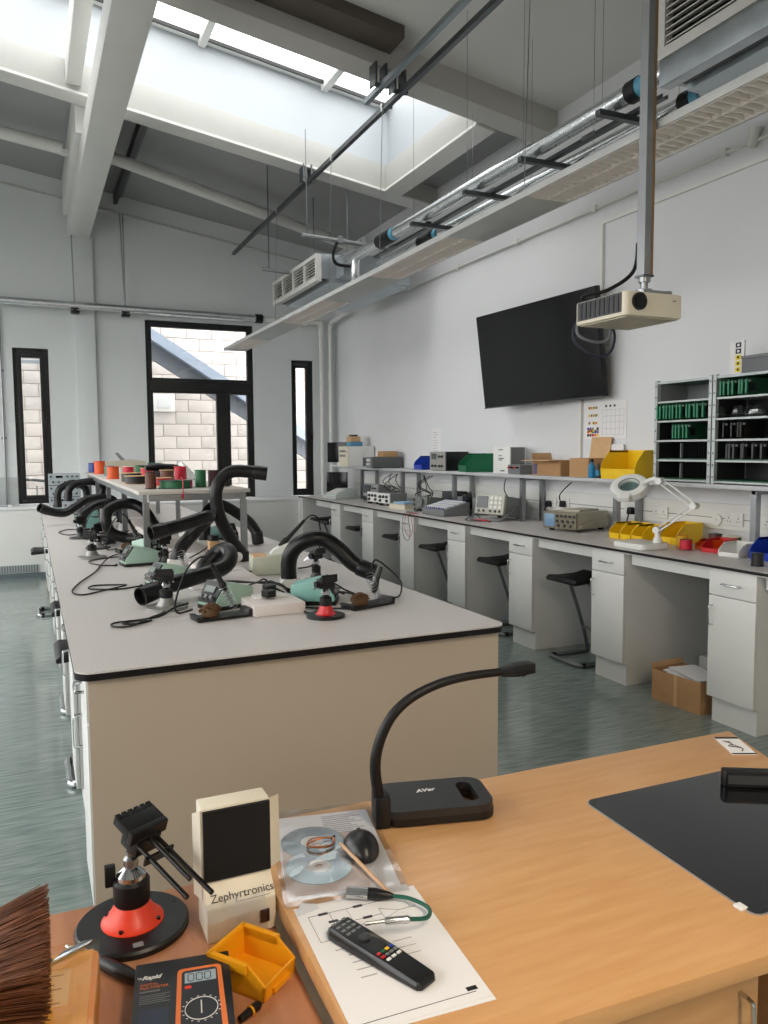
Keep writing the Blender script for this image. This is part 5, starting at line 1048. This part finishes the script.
ms = thing('computer_mouse', 'black computer mouse on the plastic sleeve', 'mouse', (.545,1.318,DZ+.0052), R_(-12))
mb = B(); vs=[]; nz_=7; na=20
for i in range(nz_+1):
    t_ = i/nz_; r = math.cos(t_*math.pi/2*.97)**.5; zz = .034*t_
    for k in range(na): a=2*math.pi*k/na; vs.append((.034*r*math.cos(a)*(1+.08*math.sin(a)), .054*r*math.sin(a)-.006*t_, zz))
mb.add(vs,[(i*na+k,i*na+(k+1)%na,(i+1)*na+(k+1)%na,(i+1)*na+k) for i in range(nz_) for k in range(na)]+[tuple(range(na))[::-1],tuple(nz_*na+k for k in range(na))])
mk('shell', mb, mat('mouse_black',(22,22,24),.36), ms); mk('wheel', B().cyl((-.003,.026,.0235),(.003,.026,.0235),.006,n=12), dark_grey, ms); mk('button_split', B().box(-.0006,.0006,.03,.05,.0,.012), black_ink, ms)
pn = thing('pencil', 'plain wooden pencil lying across the sleeve and worksheet', 'pencil', (.52,1.25,DZ+.0135), 0)
q0 = Vector((-.012,.092,.004)); q1 = Vector((.010,-.094,-.006)); dd = (q1-q0).normalized()
mk('shaft', B().tube([q0+dd*.018,q1],[.0036,.0036],6), mat('pencil_wood',(206,168,132),.55), pn); mk('tip', B().tube([q0+dd*.004,q0+dd*.018],[.0009,.0036],6), card_tan, pn); mk('lead', B().tube([q0,q0+dd*.004],[.0002,.0009],6), ink, pn)
cw = thing('copper_ring', 'loop of copper coloured wire on the plastic sleeve', 'wire', (.480,1.362,DZ+.0085))
mk('loop', B().tube([((.026+.002*math.sin(3*a))*math.cos(a),.017*math.sin(a),.002+.0015*math.sin(2*a)) for a in [2*math.pi*i/40 for i in range(40)]],.0016,6,True).tube([((.027)*math.cos(a),.0185*math.sin(a),.0045+.0015*math.cos(3*a)) for a in [2*math.pi*i/40 for i in range(40)]],.0014,6,True), mat('copper',(170,104,66),.35,.6), cw); mk('sleeve_end', B().cyl((.024,.006,.003),(.032,.012,.004),.0024,n=8), black_pl, cw)
# ---- worksheets
for k, (dx, rz, l) in enumerate(((.006,-4.2,'lower printed sheet peeping out under the worksheet'),(0,-2.7,'circuit worksheet printed with a schematic under the remote control'))):
    t = thing('worksheet', l, 'paper', (.4645+dx,1.036-dx,DZ+.0003+.0006*k), R_(rz))
    mk('sheet', B().box(-.1015,.1015,-.1515,.1515,0,.0004), paper, t)
    if k == 1:
        zt = .0006
        def ln(pts, r=.00035): mk('schematic_line', B().tube([(x,y,zt) for x,y in pts], r, 4), ink, t)
        ln([(-.085,.12),(-.085,.05),(-.03,.05)]); ln([(-.085,.12),(-.02,.12),(-.02,.085),(.03,.085)]); ln([(-.05,.12),(-.05,.07),(-.03,.07)]); ln([(.03,.1),(.06,.085),(.03,.07),(.03,.1)]); ln([(.06,.085),(.09,.085)]); ln([(-.02,.12),(.08,.12),(.08,.085)]); ln([(-.01,.07),(.03,.07)])
        for (x,y) in ((-.06,.12),(0,.12),(-.05,.095),(.005,.085)): mk('schematic_part', B().box(x-.008,x+.008,y-.003,y+.003,zt-.0002,zt+.0003), ink, t)
        for i in range(5): mk('print_line', B().box(-.07 if i == 0 else -.055,-.03+.004*(i%2),.022-.018*i,.0245-.018*i,.0004,.0006), MATS['grey_print'], t)
        for i in range(3): mk('print_line', B().box(.02,.05,.01-.018*i,.0118-.018*i,.0004,.0006), MATS['grey_print'], t)
        mk('footer_line', B().box(-.09,.085,-.136,-.1348,.0004,.0006), ink, t); mk('page_mark', B().box(.074,.09,-.132,-.124,.0004,.0007), black_ink, t)
        mk('curled_corner', B().hexa([(-.1015,.128,.0006),(-.06,.138,.0006),(-.06,.14,.001),(-.1015,.13,.001)],[(-.09,.1515,.008),(-.064,.1515,.0015),(-.064,.152,.002),(-.09,.152,.0085)]), mat('paper_back',(206,208,214),.7), t)
# ---- remote control
rm = thing('remote_control', 'black television remote control lying on the worksheet', 'remote control', (.449,1.020,DZ+.0015), math.atan2(-.168,.072)+math.pi/2)
# local -y is the far end from the viewer's left; length along y
body = B(); secs = [(-.096,.014,.006),(-.09,.02,.012),(-.03,.022,.016),(.04,.0235,.018),(.085,.0225,.02),(.096,.015,.012)]
vs = []
for (y,wd,h) in secs: vs += [(-wd,y,.001),(wd,y,.001),(wd*1.04,y,h*.55),(wd*.86,y,h),(-wd*.86,y,h),(-wd*1.04,y,h*.55)]
body.add(vs,[(i*6+k,i*6+(k+1)%6,(i+1)*6+(k+1)%6,(i+1)*6+k) for i in range(len(secs)-1) for k in range(6)]+[(5,4,3,2,1,0),tuple(30+k for k in range(6))])
mk('shell', body, mat('remote_black',(20,20,22),.34), rm, bevel=.0015)
def btn(x,y,m,w_=.0035,h=.0022): 
    zz = .0165+.002*(y+.03)/.1 if y > -.03 else .0135+.0025*(y+.09)/.06
    mk('button', B().box(x-w_,x+w_,y-h,y+h,zz,zz+.0016), m, rm)
for r in range(4):
    for c_ in range(3): btn(-.011+.011*c_,.086-.011*r, grey_pl)
for c_, m in enumerate((red_pl, green_pl, yellow_bin, blue_pl)): btn(-.0135+.009*c_,-.012,m,.003)
for c_ in range(4): btn(-.0135+.009*c_,-.021,(red_pl,grey_pl,grey_pl,grey_pl)[c_],.003)
for c_ in range(3): btn(-.011+.011*c_,-.030,white_pl)
mk('scroll_wheel', B().lathe([(.009,.0),(.009,.003),(.006,.004)],16,(0,.03,.0175)), dark_grey, rm); mk('logo', B().box(-.006,.006,-.086,-.083,.0105,.0115), grey_pl, rm)
# ---- XLR to jack adaptor lead
xl = thing('adaptor_lead', 'short green lead with silver microphone connector and jack plug', 'cable', (.50,1.10,DZ+.0015))
def X(x,y,z): return Vector((x-.50,y-1.10,z-DZ-.0015))
a0, a1, a2 = X(.462,1.184,.802), X(.494,1.166,.802), X(.530,1.143,.801)
mk('xlr_shell', B().tube([a0,a1],[.0095,.0095],18), chrome, xl); mk('xlr_socket', B().tube([a0-(a1-a0).normalized()*.0003,a0+(a1-a0)*.02],[.0075,.0075],16), black_pl, xl)
mk('xlr_boot', B().tube([a1,a1+(a2-a1)*.3,a1+(a2-a1)*.75,a2],[.0098,.0098,.007,.004],16), black_pl, xl)
mk('cable', B().tube(spline([a2,X(.552,1.122,.802),X(.566,1.085,.803),X(.548,1.055,.808),X(.515,1.050,.817)],8),.0034,10), mat('cable_green',(16,86,70),.45), xl)
j0, j1, j2 = X(.515,1.050,.817), X(.478,1.062,.8165), X(.448,1.069,.8165)
mk('jack_barrel', B().tube([j0,j0+(j1-j0)*.1,j1],[.0048,.006,.006],14), chrome, xl); mk('jack_tip', B().tube([j1,j2,j2+(j2-j1)*.05],[.003,.003,.001],10), chrome, xl)

# ---- side table: board vice with long rods
v = thing('board_vice', 'large board vice with coral red cone and long black rods on the side table', 'vice', (.131,1.335,TZ+.0005), 0)
mk('base', B().lathe([(.0925,0),(.0925,.008),(.089,.012),(.05,.014)],56), black_pl, v)
mk('cone', B().lathe([(.0515,.012),(.051,.016),(.043,.02),(.031,.04),(.028,.046)],40), coral, v)
for a in (60,150,240,330): mk('screw', B().cyl((.045*math.cos(R_(a)),.045*math.sin(R_(a)),.014),(.045*math.cos(R_(a)),.045*math.sin(R_(a)),.021),.004,n=10), black_pl, v)
for a in (20,110,200,290): mk('screw_hole', B().cyl((.078*math.cos(R_(a)),.078*math.sin(R_(a)),.011),(.078*math.cos(R_(a)),.078*math.sin(R_(a)),.0128),.004,n=10), black_ink, v)
mk('neck', B().lathe([(.028,.046),(.030,.05),(.030,.084),(.026,.088)],28), black_soft, v); mk('lever', B().box(-.042,-.024,-.006,.006,.075,.112), black_pl, v, bevel=.003, loc=(.0,.01,.0))
mk('collar', B().lathe([(.024,.088),(.024,.096),(.015,.104),(.010,.108)],24), chrome, v)
mk('ball_stem', B().lathe([(.010,.106),(.013,.113),(.012,.122),(.007,.127),(.007,.135)],18), steel, v)
hc = Vector((.018,.0,.155)); ax = Vector((.34,-.62,-.26)).normalized(); sd_ = Vector((0,0,1)).cross(ax).normalized(); up = ax.cross(sd_)
def obx(b, c_, a, s_, u_): 
    c_ = Vector(c_); return b.hexa([c_-ax*a-sd_*s_-up*u_, c_-ax*a+sd_*s_-up*u_, c_-ax*a+sd_*s_+up*u_, c_-ax*a-sd_*s_+up*u_],[c_+ax*a-sd_*s_-up*u_, c_+ax*a+sd_*s_-up*u_, c_+ax*a+sd_*s_+up*u_, c_+ax*a-sd_*s_+up*u_])
mk('head', obx(B(), hc, .022,.024,.018), black_pl, v, bevel=.004)
jw = mk('jaw', obx(obx(B(), hc-ax*.012+up*.026, .018,.036,.008), hc+ax*.012+up*.022, .006,.036,.012), black_pl, v, bevel=.002)
for k in range(6): mk('jaw_knurl', obx(B(), hc-ax*.030+up*.026+sd_*(-.03+.012*k), .006,.004,.009), black_pl, jw)
for (so,uo,l_) in ((-.019,.004,.135),(.019,.004,.15),(.0,.014,.115)): p0 = hc+ax*.015+sd_*so+up*uo; mk('rod', B().cyl(p0,p0+ax*l_,.0042,n=12), mat('rod_black',(34,32,32),.3,.5), v)
mk('rod_brace', obx(B(), hc+ax*.05, .002,.028,.008), black_pl, v)
mk('maker_plate', B().box(-.008,.008,-.08,-.068,.0125,.0135), grey_pl, v)

# ---- fume filter unit
zb = thing('filter_unit', 'cream desktop fume filter unit with black filter face on the side table', 'fume filter', (.2945,1.232,TZ+.0005), R_(0))
w2_ = .058
mk('body', B().prism([(0,0),(.075,0),(.075,.216),(.030,.216),(.030,.09),(0,.058)], -w2_, w2_, 'x'), cream_pl, zb, bevel=.003)
mk('side_flap', B().hexa([(w2_,.031,.09),(w2_+.002,.031,.09),(w2_+.026,.058,.085),(w2_+.024,.058,.085)],[(w2_,.031,.214),(w2_+.002,.031,.214),(w2_+.024,.058,.205),(w2_+.022,.058,.205)]), cream_pl, zb); mk('side_flap', B().hexa([(-w2_-.002,.031,.06),(-w2_,.031,.06),(-w2_-.008,.058,.06),(-w2_-.010,.058,.06)],[(-w2_-.002,.031,.214),(-w2_,.031,.214),(-w2_-.008,.058,.20),(-w2_-.010,.058,.20)]), cream_pl, zb)
mk('filter', B().box(-w2_+.002,w2_-.001,.024,.031,.092,.212), mat('filter_black',(8,8,9),.9), zb)
mk('switch', B().box(.03,.046,-.003,.0,.016,.038), mat('switch_dark',(44,26,24),.35), zb, bevel=.001)
text('lettering', 'Zephyrtronics', .0185, ink, zb, (-.050,.0045,.066), (R_(43),0,0), ext=.0001)
mk('print_line', B().box(-.01,.048,0,.0007,0,.0004), ink, zb, loc=(0,.002,.0605), rot=(R_(43),0,0))
mk('bag_film', film(8,5,.10,.07,.006,9), MATS['sleeve_film'], zb, loc=(-.012,-.012,.036), rot=(R_(72),0,0))
storage_bin('storage_bin', 'amber storage bin on the side table in front of the fume filter', .08, .098, .048, (.314,1.086,TZ+.0005), R_(38), amber_bin, None, .5)
# ---- boxed multimeter
mm = thing('multimeter_box', 'black boxed digital multimeter lying on the side table', 'box', (.165,1.055,TZ+.0005), R_(-9.8))
mk('carton', B().box(-.066,.069,-.11,.098,0,.044), mat('carton_black',(26,28,32),.4), mm, bevel=.0015)
TM = .0442; MO = mat('meter_orange',(226,120,58),.5)
px0, px1 = -.006, .056
mk('printed_body', B().prism(rpoly([(px0,.07),(px1,.07),(px1+.005,-.1),(px0-.004,-.1)],.008), TM, TM+.0003), MO, mm); mk('printed_face', B().prism(rpoly([(px0+.006,.064),(px1-.006,.064),(px1-.003,-.1),(px0+.003,-.1)],.006), TM+.0003, TM+.0006), mat('print_charcoal',(40,42,48),.5), mm)
mk('printed_display', B().box(px0+.010,px1-.008,.036,.058,TM+.0006,TM+.0009), mat('lcd_blue_grey',(160,176,186),.4), mm)
def seg0(x, y, s):
    b = B()
    for (x0,x1,y0,y1) in ((.15,.85,.0,.14),(.15,.85,1.66,1.8),(.0,.14,.15,.84),(.0,.14,.96,1.65),(.86,1.0,.15,.84),(.86,1.0,.96,1.65)): b.box(x+s*x0,x+s*x1,y+s*y0,y+s*y1,TM+.0009,TM+.0011)
    return b
for k in range(3): mk('digit', seg0(px0+.014+.0118*k,.0385,.0095), black_ink, mm)
dl = mk('printed_dial', B().tube([(.026+.022*math.cos(2*math.pi*i/36),.0-.02+.022*math.sin(2*math.pi*i/36),TM+.0008) for i in range(36)],.0007,4,True), white_pl, mm)
for i in range(18): a=2*math.pi*i/18; mk('dial_mark', B().box(-.0012,.0012,-.0006,.0006,0,.0003), white_pl, dl, loc=(.026+.0255*math.cos(a),-.02+.0255*math.sin(a),TM+.0006))
mk('printed_pointer', B().box(.0252,.0268,-.03,-.004,TM+.0006,TM+.0009), white_pl, mm); mk('printed_button', B().box(px0+.010,px0+.019,.024,.030,TM+.0006,TM+.0009), coral, mm)
text('lettering', 'Rapid', .0115, white_pl, mm, (-.056,.060,TM), ext=.0001, shear=.35, bold=.0004); mk('logo_stripe', B().box(-.0625,-.056,.0645,.0655,TM,TM+.0002).box(-.0605,-.055,.062,.063,TM,TM+.0002), white_pl, mm)
text('lettering', 'DIGITAL', .0068, MO, mm, (-.058,.046,TM), ext=.0001); text('lettering', 'MULTIMETER', .0068, MO, mm, (-.058,.039,TM), ext=.0001); mk('print_line', B().box(-.058,-.03,.0315,.0345,TM,TM+.0002), grey_pl, mm)
for k in range(5): mk('print_line', B().box(-.058,-.016-.006*(k%2),.024-.004*k,.0252-.004*k,TM,TM+.0002), grey_pl, mm)
mk('print_panel', B().box(-.058,-.018,-.05,-.005,TM,TM+.0002), mat('print_blue',(44,52,70),.5), mm)
t = thing('banana_plug', 'black banana plug between the amber bin and the multimeter box', 'plug', (.258,1.045,TZ+.0005), R_(30)); mk('body', B().tube([(-.02,0,.007),(.015,0,.007),(.02,0,.007)],[.005,.007,.004],12), black_pl, t); mk('ring', B().cyl((.0,0,.007),(.003,0,.007),.0076,n=12), amber_bin, t)
# ---- screwdriver
sdv = thing('screwdriver', 'black handled screwdriver lying behind the clear organiser box', 'screwdriver', (.09,1.235,TZ+.0005), 0)
sd1 = Vector((-.042,.042,.012)); sd0 = Vector((.032,-.062,.012)); mk('handle', B().tube([sd1+(sd0-sd1)*.28, sd1+(sd0-sd1)*.34, sd1+(sd0-sd1)*.7, sd0],[.005,.0095,.0115,.009],12), black_pl, sdv); mk('shaft', B().cyl(sd1-(sd0-sd1)*.3, sd1+(sd0-sd1)*.3, .003, n=8), chrome, sdv)
# ---- organiser box and brush
ob = thing('organiser_box', 'clear lidded organiser box with orange tan contents on the side table', 'box', (-.09,1.10,TZ+.0005), R_(-7))
mk('tray', B().prism(rrect(-.16,.145,-.15,.125,.012,4), 0, .058), mat('tray_amber',(224,150,56),.4), ob, bevel=.004); mk('liner', B().box(-.152,.137,-.142,.117,.058,.0635), mat('liner_tan',(240,180,88),.6,var=.1,scale=20), ob)
mk('lid', B().prism(rrect(-.162,.147,-.152,.127,.012,4), .064, .073), glass_mat('lid_plastic',(255,250,242),.04,.06,True), ob)
mk('inner_label', B().box(.02,.11,.0,.08,.0636,.0639), mat('label_tan',(246,206,140),.6), ob)
for k in range(7): mk('text_line', B().box(.028,.1-.01*(k%3),.006+.01*k,.0082+.01*k,.0639,.0641), mat('brown_print',(178,132,88),.7), ob)
mk('latch', B().box(.1,.125,.124,.132,.03,.065), white_pl, ob)
cl_ = thing('metal_clip', 'shiny metal strip lying on the organiser box lid beside the brush', 'clip', (.03,1.19,TZ+.0745), R_(25)); mk('strip', B().prism([(-.032,-.004),(-.01,-.008),(.022,-.007),(.032,-.002),(.022,.006),(-.01,.006)],0,.003), chrome, cl_, bevel=.001); mk('end', B().box(-.034,-.03,-.003,.003,0,.005), steel, cl_)
br = thing('dust_brush', 'dust brush with dense brown bristles lying on the organiser box', 'brush', (-.09,1.10,TZ+.0745), 0)
mk('stock', B().box(-.07,-.03,-.05,.11,.0,.05), mat('stock_wood',(150,96,56),.5), br, bevel=.008); mk('handle', B().tube([(-.06,-.07,.025),(-.1,-.16,.03),(-.13,-.24,.03)],[.016,.013,.016],12), MATS['stock_wood'], br)
rnd = random.Random(8); hb = B()
for k in range(2600):
    ty, tz = rnd.random(), rnd.random(); y0 = -.045+.15*ty; z0 = .004+.042*tz; ln_ = rnd.uniform(.88,1.0)
    p0 = Vector((-.035,y0,z0)); p1 = Vector((-.035+.125*ln_+.004*ty, y0+(ty-.45)*.04+rnd.uniform(-.008,.008), .003+tz*.095*(.75+.25*ty)+rnd.uniform(-.003,.004))); pm = (p0+p1)/2+Vector((0,rnd.uniform(-.004,.004),.008))
    hb.tube([p0,pm,p1],[.0011,.001,.0006],3)
o = mk('bristles', hb, mat('bristle_brown',(98,56,30),.55,var=.35,scale=40), br); o['kind'] = 'stuff'
